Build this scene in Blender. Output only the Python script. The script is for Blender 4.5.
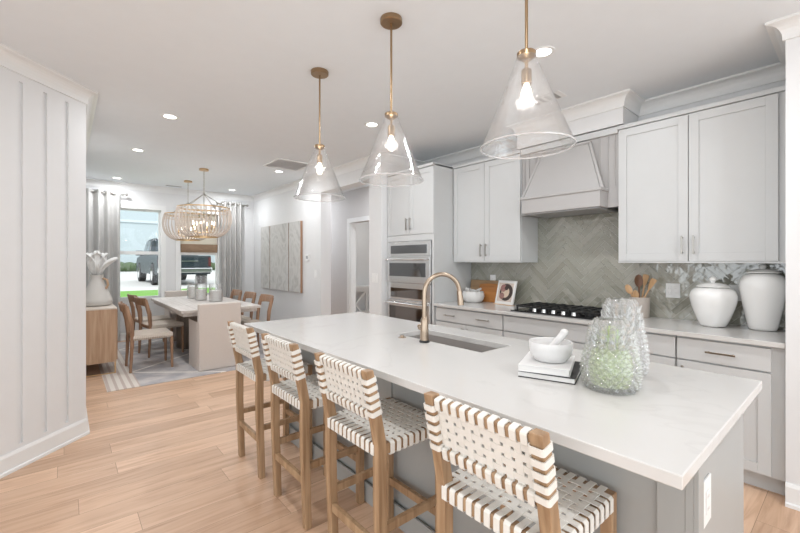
import bpy, bmesh, math, random
from mathutils import Vector, Matrix
random.seed(7)
PI = math.pi
S = bpy.context.scene
for o in list(bpy.data.objects):
    bpy.data.objects.remove(o)
C = S.collection

# ------------------------------------------------------------ camera
HC = 1.385
FPX = 394.0
cam = bpy.data.cameras.new('camera')
cam.sensor_width = 36.0
cam.lens = FPX / 800 * 36.0
cam.shift_y = -(266.5 - 261.0) / 800
cam.clip_start = 0.02
cam.clip_end = 300
co = bpy.data.objects.new('camera', cam)
C.objects.link(co)
co.location = (0, 0, HC)
co.rotation_euler = (PI / 2, 0, -math.radians(40.4))
S.camera = co

# ------------------------------------------------------------ world, sun, large lights, exposure
W = bpy.data.worlds.new('world')
S.world = W
W.use_nodes = True
wb = W.node_tree.nodes['Background']
wb.inputs[0].default_value = (0.91, 0.96, 1.0, 1)
wb.inputs[1].default_value = 1.7
sun = bpy.data.lights.new('sun', 'SUN')
sun.energy = 1.2
sun.angle = math.radians(3)
sun.color = (1.0, 0.97, 0.92)
so = bpy.data.objects.new('sun', sun)
C.objects.link(so)
so.rotation_euler = (math.radians(38), 0, math.radians(-25))
CAN_POWER = 7.0
S.view_settings.view_transform = 'Standard'
S.view_settings.look = 'None'
S.view_settings.gamma = 1
S.view_settings.use_curve_mapping = False
S.view_settings.exposure = 0.55

# ------------------------------------------------------------ materials
MATS = {}
def nt(name):
    m = bpy.data.materials.new(name)
    m.use_nodes = True
    MATS[name] = m
    return m, m.node_tree, m.node_tree.nodes['Principled BSDF']

def mat(name, col, rough=0.5, metal=0.0, var=0.0, vscale=8.0, bump=0.0, bscale=60.0, stretch=(1, 1, 1),
        emit=None, es=1.0, coat=0.0, trans=0.0, ior=1.45, spec=0.5):
    m, t, p = nt(name)
    p.inputs['Base Color'].default_value = (*col, 1)
    p.inputs['Roughness'].default_value = rough
    p.inputs['Metallic'].default_value = metal
    p.inputs['Coat Weight'].default_value = coat
    p.inputs['Transmission Weight'].default_value = trans
    p.inputs['IOR'].default_value = ior
    p.inputs['Specular IOR Level'].default_value = spec
    N, L = t.nodes, t.links
    tc = N.new('ShaderNodeTexCoord')
    mp = N.new('ShaderNodeMapping')
    mp.inputs['Scale'].default_value = stretch
    L.new(tc.outputs['Object'], mp.inputs[0])
    nz = N.new('ShaderNodeTexNoise')
    nz.inputs['Scale'].default_value = vscale
    nz.inputs['Detail'].default_value = 5
    L.new(mp.outputs[0], nz.inputs['Vector'])
    mx = N.new('ShaderNodeMix')
    mx.data_type = 'RGBA'
    v = var if var else 0.02
    mx.inputs['A'].default_value = (*[max(0, c * (1 - v)) for c in col], 1)
    mx.inputs['B'].default_value = (*[min(1, c * (1 + v)) for c in col], 1)
    L.new(nz.outputs['Fac'], mx.inputs['Factor'])
    L.new(mx.outputs['Result'], p.inputs['Base Color'])
    if bump:
        n2 = N.new('ShaderNodeTexNoise')
        n2.inputs['Scale'].default_value = bscale
        n2.inputs['Detail'].default_value = 3
        L.new(mp.outputs[0], n2.inputs['Vector'])
        b = N.new('ShaderNodeBump')
        b.inputs['Strength'].default_value = bump
        b.inputs['Distance'].default_value = 0.01
        L.new(n2.outputs['Fac'], b.inputs['Height'])
        L.new(b.outputs[0], p.inputs['Normal'])
    if emit:
        p.inputs['Emission Color'].default_value = (*emit, 1)
        p.inputs['Emission Strength'].default_value = es
    return m

def wood(name, c1, c2, rough=0.5, axis='z', scale=1.0):
    """wood with grain running along one axis"""
    m, t, p = nt(name)
    N, L = t.nodes, t.links
    p.inputs['Roughness'].default_value = rough
    tc = N.new('ShaderNodeTexCoord')
    mp = N.new('ShaderNodeMapping')
    s = {'x': (1.5, 22, 22), 'y': (22, 1.5, 22), 'z': (22, 22, 1.5)}[axis]
    mp.inputs['Scale'].default_value = [q * scale for q in s]
    L.new(tc.outputs['Object'], mp.inputs[0])
    nz = N.new('ShaderNodeTexNoise')
    nz.inputs['Scale'].default_value = 1.6
    nz.inputs['Detail'].default_value = 6
    nz.inputs['Distortion'].default_value = 0.6
    L.new(mp.outputs[0], nz.inputs['Vector'])
    r = N.new('ShaderNodeValToRGB')
    r.color_ramp.elements[0].position = 0.3
    r.color_ramp.elements[1].position = 0.72
    r.color_ramp.elements[0].color = (*c1, 1)
    r.color_ramp.elements[1].color = (*c2, 1)
    L.new(nz.outputs['Fac'], r.inputs[0])
    L.new(r.outputs[0], p.inputs['Base Color'])
    b = N.new('ShaderNodeBump')
    b.inputs['Strength'].default_value = 0.15
    b.inputs['Distance'].default_value = 0.004
    L.new(nz.outputs['Fac'], b.inputs['Height'])
    L.new(b.outputs[0], p.inputs['Normal'])
    return m

def floor_mat():
    m, t, p = nt('oak_planks')
    N, L = t.nodes, t.links
    tc = N.new('ShaderNodeTexCoord')
    br = N.new('ShaderNodeTexBrick')
    br.offset = 0.0
    br.offset_frequency = 2
    br.squash = 1
    br.inputs['Scale'].default_value = 1
    br.inputs['Brick Width'].default_value = 1.52
    br.inputs['Row Height'].default_value = 0.185
    br.inputs['Mortar Size'].default_value = 0.0012
    br.inputs['Mortar Smooth'].default_value = 0.1
    br.inputs['Bias'].default_value = 0.0
    br.inputs['Color1'].default_value = (0, 0, 0, 1)
    br.inputs['Color2'].default_value = (1, 1, 1, 1)
    br.inputs['Mortar'].default_value = (0.5, 0.5, 0.5, 1)
    sp = N.new('ShaderNodeSeparateXYZ'); L.new(tc.outputs['Object'], sp.inputs[0])
    dv = N.new('ShaderNodeMath'); dv.operation = 'DIVIDE'; L.new(sp.outputs[1], dv.inputs[0]); dv.inputs[1].default_value = 0.185
    fl_ = N.new('ShaderNodeMath'); fl_.operation = 'FLOOR'; L.new(dv.outputs[0], fl_.inputs[0])
    wn = N.new('ShaderNodeTexWhiteNoise'); wn.noise_dimensions = '1D'; L.new(fl_.outputs[0], wn.inputs['W'])
    ma = N.new('ShaderNodeMath'); ma.operation = 'MULTIPLY_ADD'; L.new(wn.outputs['Value'], ma.inputs[0]); ma.inputs[1].default_value = 1.52
    L.new(sp.outputs[0], ma.inputs[2])
    cb = N.new('ShaderNodeCombineXYZ'); L.new(ma.outputs[0], cb.inputs[0]); L.new(sp.outputs[1], cb.inputs[1])
    L.new(cb.outputs[0], br.inputs['Vector'])
    # grain, offset plank by plank
    mp = N.new('ShaderNodeMapping')
    mp.inputs['Scale'].default_value = (1.1, 13, 1)
    L.new(tc.outputs['Object'], mp.inputs[0])
    vm = N.new('ShaderNodeVectorMath')
    vm.operation = 'MULTIPLY_ADD'
    L.new(br.outputs['Color'], vm.inputs[0])
    vm.inputs[1].default_value = (17, 9, 5)
    L.new(mp.outputs[0], vm.inputs[2])
    nz = N.new('ShaderNodeTexNoise')
    nz.inputs['Scale'].default_value = 1.7
    nz.inputs['Detail'].default_value = 7
    nz.inputs['Roughness'].default_value = 0.6
    nz.inputs['Distortion'].default_value = 0.8
    L.new(vm.outputs[0], nz.inputs['Vector'])
    r = N.new('ShaderNodeValToRGB')
    e = r.color_ramp.elements
    e[0].position = 0.25
    e[0].color = (0.48, 0.295, 0.185, 1)
    e[1].position = 0.75
    e[1].color = (0.76, 0.54, 0.385, 1)
    k = e.new(0.48)
    k.color = (0.655, 0.44, 0.30, 1)
    L.new(nz.outputs['Fac'], r.inputs[0])
    hs = N.new('ShaderNodeMix')
    hs.data_type = 'RGBA'
    hs.blend_type = 'MULTIPLY'
    hs.inputs['Factor'].default_value = 1
    cr = N.new('ShaderNodeValToRGB')
    cr.color_ramp.elements[0].color = (0.82, 0.785, 0.76, 1)
    cr.color_ramp.elements[1].color = (1.08, 1.08, 1.08, 1)
    L.new(br.outputs['Color'], cr.inputs[0])
    L.new(r.outputs[0], hs.inputs['A'])
    L.new(cr.outputs[0], hs.inputs['B'])
    jn = N.new('ShaderNodeMix')
    jn.data_type = 'RGBA'
    L.new(br.outputs['Fac'], jn.inputs['Factor'])
    L.new(hs.outputs['Result'], jn.inputs['A'])
    jn.inputs['B'].default_value = (0.30, 0.18, 0.11, 1)
    L.new(jn.outputs['Result'], p.inputs['Base Color'])
    p.inputs['Roughness'].default_value = 0.42
    b = N.new('ShaderNodeBump')
    b.inputs['Strength'].default_value = 0.08
    b.inputs['Distance'].default_value = 0.003
    L.new(nz.outputs['Fac'], b.inputs['Height'])
    L.new(b.outputs[0], p.inputs['Normal'])
    return m

def quartz():
    m, t, p = nt('white_quartz')
    N, L = t.nodes, t.links
    tc = N.new('ShaderNodeTexCoord')
    nz = N.new('ShaderNodeTexNoise')
    nz.inputs['Scale'].default_value = 1.3
    nz.inputs['Detail'].default_value = 8
    nz.inputs['Distortion'].default_value = 1.4
    L.new(tc.outputs['Object'], nz.inputs['Vector'])
    r = N.new('ShaderNodeValToRGB')
    e = r.color_ramp.elements
    e[0].position = 0.0
    e[0].color = (0.605, 0.59, 0.57, 1)
    e[1].position = 1.0
    e[1].color = (0.62, 0.605, 0.585, 1)
    a = e.new(0.485); a.color = (0.612, 0.597, 0.577, 1)
    a = e.new(0.50); a.color = (0.585, 0.568, 0.55, 1)
    a = e.new(0.515); a.color = (0.612, 0.597, 0.577, 1)
    L.new(nz.outputs['Fac'], r.inputs[0])
    L.new(r.outputs[0], p.inputs['Base Color'])
    p.inputs['Roughness'].default_value = 0.16
    return m

def thin_glass(name, tint=(1, 1, 1), base=0.03, edge=0.5, rough=0.0, seeds=False, haze=0.0):
    m, t, p = nt(name)
    N, L = t.nodes, t.links
    out = N['Material Output']
    N.remove(p)
    tr = N.new('ShaderNodeBsdfTransparent')
    tr.inputs[0].default_value = (*tint, 1)
    gl = N.new('ShaderNodeBsdfGlossy')
    gl.inputs['Roughness'].default_value = rough
    lw = N.new('ShaderNodeLayerWeight')
    lw.inputs['Blend'].default_value = 0.35
    mr = N.new('ShaderNodeMapRange')
    mr.inputs['To Min'].default_value = base
    mr.inputs['To Max'].default_value = edge
    L.new(lw.outputs['Facing'], mr.inputs['Value'])
    mx = N.new('ShaderNodeMixShader')
    L.new(mr.outputs[0], mx.inputs[0])
    L.new(tr.outputs[0], mx.inputs[1])
    L.new(gl.outputs[0], mx.inputs[2])
    if seeds:
        tc = N.new('ShaderNodeTexCoord')
        nz = N.new('ShaderNodeTexNoise')
        nz.inputs['Scale'].default_value = 26
        nz.inputs['Detail'].default_value = 4
        L.new(tc.outputs['Object'], nz.inputs['Vector'])
        b = N.new('ShaderNodeBump')
        b.inputs['Strength'].default_value = 0.5
        b.inputs['Distance'].default_value = 0.01
        L.new(nz.outputs['Fac'], b.inputs['Height'])
        L.new(b.outputs[0], gl.inputs['Normal'])
        L.new(b.outputs[0], lw.inputs['Normal'])
    if haze:
        df = N.new('ShaderNodeBsdfDiffuse'); df.inputs[0].default_value = (0.9, 0.9, 0.9, 1)
        tl = N.new('ShaderNodeBsdfTranslucent'); tl.inputs[0].default_value = (0.9, 0.9, 0.9, 1)
        ad = N.new('ShaderNodeMixShader'); ad.inputs[0].default_value = 0.5
        L.new(df.outputs[0], ad.inputs[1]); L.new(tl.outputs[0], ad.inputs[2])
        m2 = N.new('ShaderNodeMixShader'); m2.inputs[0].default_value = haze
        L.new(mx.outputs[0], m2.inputs[1]); L.new(ad.outputs[0], m2.inputs[2])
        mx = m2
    L.new(mx.outputs[0], out.inputs[0])
    return m

def tile_mat():
    m, t, p = nt('glazed_tile')
    N, L = t.nodes, t.links
    at = N.new('ShaderNodeAttribute')
    at.attribute_name = 'tile'
    r = N.new('ShaderNodeValToRGB')
    e = r.color_ramp.elements
    e[0].color = (0.26, 0.255, 0.205, 1)
    e[1].color = (0.36, 0.35, 0.295, 1)
    k = e.new(0.5); k.color = (0.31, 0.31, 0.255, 1)
    L.new(at.outputs['Fac'], r.inputs[0])
    tc = N.new('ShaderNodeTexCoord')
    nz = N.new('ShaderNodeTexNoise')
    nz.inputs['Scale'].default_value = 15
    nz.inputs['Detail'].default_value = 2
    L.new(tc.outputs['Object'], nz.inputs['Vector'])
    b = N.new('ShaderNodeBump')
    b.inputs['Strength'].default_value = 0.5
    b.inputs['Distance'].default_value = 0.012
    L.new(nz.outputs['Fac'], b.inputs['Height'])
    L.new(b.outputs[0], p.inputs['Normal'])
    L.new(r.outputs[0], p.inputs['Base Color'])
    p.inputs['Roughness'].default_value = 0.08
    p.inputs['IOR'].default_value = 1.95
    p.inputs['Specular IOR Level'].default_value = 0.7
    return m

def rug_mat():
    m, t, p = nt('rug_wool')
    N, L = t.nodes, t.links
    tc = N.new('ShaderNodeTexCoord')
    sp = N.new('ShaderNodeSeparateXYZ')
    L.new(tc.outputs['Object'], sp.inputs[0])
    def math_(op, a, b=None, c=None):
        n = N.new('ShaderNodeMath')
        n.operation = op
        for i, v in enumerate((a, b, c)):
            if v is None: continue
            if isinstance(v, (int, float)): n.inputs[i].default_value = v
            else: L.new(v, n.inputs[i])
        return n.outputs[0]
    X, Y = sp.outputs[0], sp.outputs[1]
    # two families of diagonal pale lines making large diamonds
    d1 = math_('PINGPONG', math_('ADD', math_('MULTIPLY', X, 0.62), math_('MULTIPLY', Y, 0.78)), 0.62)
    d2 = math_('PINGPONG', math_('SUBTRACT', math_('MULTIPLY', X, 0.62), math_('MULTIPLY', Y, 0.78)), 0.62)
    l = math_('MAXIMUM', math_('LESS_THAN', d1, 0.02), math_('LESS_THAN', d2, 0.02))
    nz = N.new('ShaderNodeTexNoise')
    nz.inputs['Scale'].default_value = 5
    nz.inputs['Detail'].default_value = 8
    L.new(tc.outputs['Object'], nz.inputs['Vector'])
    r = N.new('ShaderNodeValToRGB')
    r.color_ramp.elements[0].position = 0.35
    r.color_ramp.elements[1].position = 0.65
    r.color_ramp.elements[0].color = (0.40, 0.39, 0.41, 1)
    r.color_ramp.elements[1].color = (0.60, 0.56, 0.54, 1)
    L.new(nz.outputs['Fac'], r.inputs[0])
    mx = N.new('ShaderNodeMix')
    mx.data_type = 'RGBA'
    L.new(l, mx.inputs['Factor'])
    L.new(r.outputs[0], mx.inputs['A'])
    mx.inputs['B'].default_value = (0.78, 0.75, 0.70, 1)
    # border of stripes at the left edge (x local below -1.05)
    bd = math_('LESS_THAN', X, -0.98)
    st = math_('LESS_THAN', math_('PINGPONG', X, 0.035), 0.014)
    m2 = N.new('ShaderNodeMix')
    m2.data_type = 'RGBA'
    L.new(st, m2.inputs['Factor'])
    m2.inputs['A'].default_value = (0.74, 0.68, 0.62, 1)
    m2.inputs['B'].default_value = (0.56, 0.47, 0.42, 1)
    m3 = N.new('ShaderNodeMix')
    m3.data_type = 'RGBA'
    L.new(bd, m3.inputs['Factor'])
    L.new(mx.outputs['Result'], m3.inputs['A'])
    L.new(m2.outputs['Result'], m3.inputs['B'])
    L.new(m3.outputs['Result'], p.inputs['Base Color'])
    p.inputs['Roughness'].default_value = 0.95
    return m

def canvas_mat():
    m, t, p = nt('painted_canvas')
    N, L = t.nodes, t.links
    tc = N.new('ShaderNodeTexCoord')
    mp = N.new('ShaderNodeMapping')
    mp.inputs['Scale'].default_value = (1, 1, 0.7)
    L.new(tc.outputs['Object'], mp.inputs[0])
    nz = N.new('ShaderNodeTexNoise')
    nz.inputs['Scale'].default_value = 3.2
    nz.inputs['Detail'].default_value = 5
    nz.inputs['Distortion'].default_value = 2.2
    L.new(mp.outputs[0], nz.inputs['Vector'])
    r = N.new('ShaderNodeValToRGB')
    e = r.color_ramp.elements
    e[0].position = 0.36; e[0].color = (0.44, 0.43, 0.41, 1)
    e[1].position = 0.64; e[1].color = (0.50, 0.49, 0.47, 1)
    k = e.new(0.5); k.color = (0.58, 0.57, 0.55, 1)
    L.new(nz.outputs['Fac'], r.inputs[0])
    L.new(r.outputs[0], p.inputs['Base Color'])
    p.inputs['Roughness'].default_value = 0.8
    return m

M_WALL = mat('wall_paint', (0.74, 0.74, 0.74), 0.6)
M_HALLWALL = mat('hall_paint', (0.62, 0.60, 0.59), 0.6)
M_CEIL = mat('ceiling_paint', (0.79, 0.82, 0.845), 0.8)
M_TRIM = mat('trim_paint', (0.80, 0.80, 0.79), 0.35)
M_CAB = mat('cabinet_paint', (0.60, 0.605, 0.60), 0.38)
M_HOOD = mat('hood_paint', (0.45, 0.435, 0.425), 0.4)
M_ISL = mat('island_paint', (0.37, 0.375, 0.365), 0.4)
M_FLOOR = floor_mat()
M_QUARTZ = quartz()
M_TILE = tile_mat()
M_GROUT = mat('grout', (0.50, 0.49, 0.44), 0.85)
M_BRASS = mat('aged_brass', (0.36, 0.25, 0.15), 0.3, 1.0)
M_CHAMP = mat('champagne_bronze', (0.43, 0.34, 0.26), 0.25, 1.0)
M_NICKEL = mat('brushed_nickel', (0.42, 0.40, 0.37), 0.3, 1.0)
M_STEEL = mat('stainless', (0.74, 0.74, 0.74), 0.22, 1.0)
M_SINK = mat('sink_steel', (0.50, 0.47, 0.45), 0.4, 0.55)
M_BLACKGL = mat('black_glass', (0.015, 0.015, 0.016), 0.05)
M_OVENGL = mat('oven_glass', (0.22, 0.22, 0.225), 0.06, 1.0)
M_IRON = mat('cast_iron', (0.02, 0.02, 0.02), 0.5)
M_BLACK = mat('black', (0.02, 0.02, 0.02), 0.5)
M_TEAK = wood('teak', (0.25, 0.145, 0.073), (0.46, 0.305, 0.18), 0.5)
M_STRAP = mat('leather_strap', (0.74, 0.715, 0.665), 0.6)
M_CREAMSTRAP = mat('cream_rope', (0.66, 0.58, 0.50), 0.85)
M_CHAIRW = wood('chair_wood', (0.26, 0.14, 0.08), (0.44, 0.27, 0.17), 0.5)
M_TABLEW = wood('whitewashed_wood', (0.50, 0.455, 0.42), (0.68, 0.64, 0.60), 0.5, 'y')
M_TABLEB = wood('table_base_wood', (0.20, 0.16, 0.13), (0.33, 0.27, 0.22), 0.6)
M_SIDEB = wood('sideboard_wood', (0.42, 0.255, 0.15), (0.56, 0.38, 0.25), 0.5)
M_LINEN = mat('linen', (0.65, 0.585, 0.535), 0.95, var=0.05, vscale=60, bump=0.3, bscale=300)
M_CURT = mat('curtain_linen', (0.50, 0.49, 0.475), 0.9, var=0.04, vscale=40)
M_CER = mat('white_ceramic', (0.88, 0.87, 0.85), 0.22, coat=0.3, var=0.03, vscale=5)
M_MATTECER = mat('matte_ceramic', (0.72, 0.71, 0.69), 0.6)
M_MARBLE = mat('white_marble', (0.74, 0.73, 0.72), 0.3, var=0.12, vscale=9)
M_CROCK = mat('veined_crock', (0.48, 0.42, 0.37), 0.35, var=0.35, vscale=9, stretch=(1, 1, 0.35))
M_SPOON1 = wood('light_spoon_wood', (0.52, 0.29, 0.13), (0.70, 0.46, 0.26), 0.5)
M_SPOON2 = wood('dark_spoon_wood', (0.10, 0.045, 0.02), (0.2, 0.09, 0.045), 0.4)
M_BOARD1 = wood('tan_board_wood', (0.30, 0.19, 0.10), (0.44, 0.30, 0.17), 0.5, 'y')
M_BOARD2 = wood('orange_board_wood', (0.36, 0.14, 0.035), (0.52, 0.23, 0.07), 0.4, 'y')
M_PAPER = mat('paper', (0.80, 0.79, 0.77), 0.7)
M_BOOKC = mat('book_cover', (0.76, 0.75, 0.74), 0.4)
M_RUG = rug_mat()
M_CANVAS = canvas_mat()
M_CANFR = wood('canvas_frame_wood', (0.30, 0.17, 0.10), (0.42, 0.26, 0.17), 0.5)
M_GLASS = thin_glass('clear_glass', (0.99, 0.99, 0.99), 0.04, 0.7, 0.02, True, 0.028)
M_GRIM = thin_glass('thick_glass_rim', (0.97, 0.97, 0.97), 0.25, 0.9, 0.02, False, 0.35)
M_PANE = thin_glass('window_glass', (0.98, 0.99, 0.99), 0.02, 0.3)
M_RIM = mat('glass_rim', (0.85, 0.87, 0.87), 0.05, trans=0.7)
M_BULB = mat('glowing_bulb', (1, 0.95, 0.85), 0.3, emit=(1.0, 0.86, 0.68), es=2.6)
M_CAN = mat('lamp_lens', (1, 1, 1), 0.3, emit=(1.0, 0.97, 0.92), es=4)
M_BEAD = mat('whitewashed_beads', (0.60, 0.52, 0.455), 0.7)
M_GOLD = mat('gold_metal', (0.60, 0.42, 0.24), 0.35, 1.0)
M_CHAIN = mat('chain_metal', (0.42, 0.39, 0.33), 0.4, 1.0)
M_CANDLE = mat('candle_wax', (0.80, 0.78, 0.75), 0.5)
M_PLASTIC = mat('white_plastic', (0.82, 0.82, 0.81), 0.35)
M_GREY = mat('grey_plastic', (0.35, 0.35, 0.35), 0.5)
M_DGROOM = mat('green_grey_paint', (0.15, 0.16, 0.145), 0.7)
M_GRASS = mat('grass', (0.10, 0.24, 0.03), 0.9, var=0.35, vscale=30)
M_ROAD = mat('concrete_drive', (0.42, 0.415, 0.40), 0.9, var=0.1, vscale=1)
M_HEDGE = mat('hedge_leaves', (0.06, 0.09, 0.04), 0.9, var=0.5, vscale=6)
M_SIDING = mat('pale_siding', (0.37, 0.43, 0.45), 0.7)
M_SIDING2 = mat('siding_trim', (0.46, 0.52, 0.54), 0.7)
M_TRUCK = mat('truck_paint', (0.012, 0.022, 0.028), 0.35, spec=0.3)
M_CHROME = mat('chrome', (0.8, 0.8, 0.8), 0.1, 1.0)
M_RUBBER = mat('rubber', (0.025, 0.025, 0.025), 0.8)
M_CARGL = mat('car_glass', (0.03, 0.045, 0.055), 0.05)
M_RED = mat('red_lamp', (0.10, 0.02, 0.02), 0.2)
M_SHADEB = mat('woven_bamboo', (0.27, 0.18, 0.115), 0.8, var=0.4, vscale=12, stretch=(1, 1, 14))
M_GREENFILL = mat('pale_green_fill', (0.34, 0.45, 0.13), 0.95, var=0.5, vscale=45)

M_JAR = thin_glass('pressed_glass', (0.985, 0.99, 0.98), 0.12, 0.95, 0.04, False, 0.10)

def shade_mat():
    m, t, p = nt('backlit_weave')
    N, L = t.nodes, t.links
    out = N['Material Output']
    p.inputs['Base Color'].default_value = (0.72, 0.66, 0.60, 1)  # paler than the brown hem: light from behind is put into the colour
    p.inputs['Roughness'].default_value = 0.9
    tl = N.new('ShaderNodeBsdfTranslucent')
    tl.inputs[0].default_value = (0.78, 0.72, 0.66, 1)
    mx = N.new('ShaderNodeMixShader')
    mx.inputs[0].default_value = 0.6
    L.new(p.outputs[0], mx.inputs[1])
    L.new(tl.outputs[0], mx.inputs[2])
    L.new(mx.outputs[0], out.inputs[0])
    return m
M_SHADE = shade_mat()

# ------------------------------------------------------------ mesh helpers
class MB:
    def __init__(s):
        s.bm = bmesh.new()
    def box(s, a, b, rot=None, piv=None):
        x0, y0, z0 = [min(p, q) for p, q in zip(a, b)]
        x1, y1, z1 = [max(p, q) for p, q in zip(a, b)]
        pts = [(x0, y0, z0), (x1, y0, z0), (x1, y1, z0), (x0, y1, z0), (x0, y0, z1), (x1, y0, z1), (x1, y1, z1), (x0, y1, z1)]
        return s.hexa(pts, rot, piv)
    def hexa(s, pts, rot=None, piv=None):
        if rot is not None:
            piv = Vector(piv if piv is not None else (0, 0, 0))
            pts = [piv + rot @ (Vector(p) - piv) for p in pts]
        v = [s.bm.verts.new(p) for p in pts]
        for f in ((3, 2, 1, 0), (4, 5, 6, 7), (0, 1, 5, 4), (1, 2, 6, 5), (2, 3, 7, 6), (3, 0, 4, 7)):
            s.bm.faces.new([v[i] for i in f])
        return s
    def bar(s, p0, p1, w, d=None, up=(0, 0, 1)):
        """rectangular bar between two points; w along the side, d along up"""
        d = d or w
        p0, p1 = Vector(p0), Vector(p1)
        t = (p1 - p0).normalized()
        side = t.cross(Vector(up))
        if side.length < 1e-4:
            side = t.cross(Vector((1, 0, 0)))
        side.normalize()
        u = side.cross(t).normalized()
        a, b = side * w / 2, u * d / 2
        return s.hexa([p0 - a - b, p0 + a - b, p1 + a - b, p1 - a - b, p0 - a + b, p0 + a + b, p1 + a + b, p1 - a + b])
    def lathe(s, prof, n=32, c=(0, 0, 0), fn=None, caps=True):
        rings = []
        for i, (r, z) in enumerate(prof):
            ring = []
            for k in range(n):
                a = 2 * PI * k / n
                rr = fn(r, z, a, i) if fn else r
                ring.append(s.bm.verts.new((c[0] + rr * math.cos(a), c[1] + rr * math.sin(a), c[2] + z)))
            rings.append(ring)
        for i in range(len(rings) - 1):
            for k in range(n):
                k2 = (k + 1) % n
                f = s.bm.faces.new((rings[i][k], rings[i][k2], rings[i + 1][k2], rings[i + 1][k]))
                f.smooth = True
        if caps:
            if prof[0][0] > 1e-5: s.bm.faces.new(list(reversed(rings[0])))
            if prof[-1][0] > 1e-5: s.bm.faces.new(rings[-1])
        return s
    def tube(s, pts, r, n=10, closed=False):
        pts = [Vector(p) for p in pts]
        R = r if isinstance(r, (list, tuple)) else [r] * len(pts)
        m = len(pts)
        rings = []
        pu = None
        for i, p in enumerate(pts):
            if closed:
                t = (pts[(i + 1) % m] - pts[i - 1]).normalized()
            else:
                t = (pts[min(i + 1, m - 1)] - pts[max(i - 1, 0)]).normalized()
            if pu is None:
                ref = Vector((0, 0, 1)) if abs(t.z) < 0.9 else Vector((1, 0, 0))
                u = t.cross(ref).normalized()
            else:
                u = (pu - t * pu.dot(t)).normalized()
            pu = u
            w = t.cross(u)
            rings.append([s.bm.verts.new(p + (u * math.cos(2 * PI * k / n) + w * math.sin(2 * PI * k / n)) * R[i]) for k in range(n)])
        e = m if closed else m - 1
        for i in range(e):
            A, B = rings[i], rings[(i + 1) % m]
            for k in range(n):
                f = s.bm.faces.new((A[k], A[(k + 1) % n], B[(k + 1) % n], B[k]))
                f.smooth = True
        if not closed:
            s.bm.faces.new(list(reversed(rings[0])))
            s.bm.faces.new(rings[-1])
        return s
    def cyl(s, p0, p1, r, n=20, r2=None):
        return s.tube([p0, p1], [r, r if r2 is None else r2], n)
    def sphere(s, c, r, sc=(1, 1, 1), n=16):
        mm = Matrix.Translation(c) @ Matrix.Diagonal((*[r * k for k in sc], 1))
        q = bmesh.ops.create_uvsphere(s.bm, u_segments=n, v_segments=max(6, n // 2), radius=1, matrix=mm)
        for v in q['verts']:
            for f in v.link_faces: f.smooth = True
        return s
    def prism(s, pts, ax, a, b):
        """polygon pts (2-D) extruded along axis ax from a to b"""
        def mk(p, t):
            return {'x': (t, p[0], p[1]), 'y': (p[0], t, p[1]), 'z': (p[0], p[1], t)}[ax]
        A = [s.bm.verts.new(mk(p, a)) for p in pts]
        B = [s.bm.verts.new(mk(p, b)) for p in pts]
        s.bm.faces.new(A)
        s.bm.faces.new(list(reversed(B)))
        n = len(pts)
        for i in range(n):
            s.bm.faces.new((A[i], B[i], B[(i + 1) % n], A[(i + 1) % n]))
        return s
    def sweep(s, prof, path, closed=False):
        """profile (out, z) swept on a polyline in plan; 'out' is to the RIGHT of the walking direction"""
        m = len(path)
        rings = []
        for i in range(m):
            p = Vector(path[i])
            d0 = d1 = None
            if i > 0 or closed: d0 = (p - Vector(path[i - 1])).normalized()
            if i < m - 1 or closed: d1 = (Vector(path[(i + 1) % m]) - p).normalized()
            if d0 is None: d0 = d1
            if d1 is None: d1 = d0
            n0 = Vector((d0.y, -d0.x)); n1 = Vector((d1.y, -d1.x))
            mi = (n0 + n1)
            mi = mi / max(1e-6, (1 + n0.dot(n1)))
            rings.append([s.bm.verts.new((p.x + mi.x * o, p.y + mi.y * o, z)) for o, z in prof])
        k = len(prof)
        for i in range(m if closed else m - 1):
            A, B = rings[i], rings[(i + 1) % m]
            for j in range(k):
                s.bm.faces.new((A[j], A[(j + 1) % k], B[(j + 1) % k], B[j]))
        if not closed:
            s.bm.faces.new(rings[0]); s.bm.faces.new(list(reversed(rings[-1])))
        return s
    def build(s, name, m, parent=None, bevel=0.0, seg=2, loc=None, rotz=0, subsurf=0):
        bmesh.ops.recalc_face_normals(s.bm, faces=s.bm.faces[:])
        for e in s.bm.edges:
            if len(e.link_faces) == 2 and e.calc_face_angle(0) > 0.62: e.smooth = False
        me = bpy.data.meshes.new(name)
        s.bm.to_mesh(me)
        s.bm.free()
        me.materials.append(m)
        o = bpy.data.objects.new(name, me)
        C.objects.link(o)
        if parent is not None: o.parent = parent
        if loc is not None: o.location = loc
        if rotz: o.rotation_euler.z = rotz
        if bevel:
            b = o.modifiers.new('bevel', 'BEVEL')
            b.width = bevel
            b.segments = seg
            b.limit_method = 'ANGLE'
            b.angle_limit = math.radians(40)
        if subsurf:
            q = o.modifiers.new('sub', 'SUBSURF')
            q.levels = q.render_levels = subsurf
        return o

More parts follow.
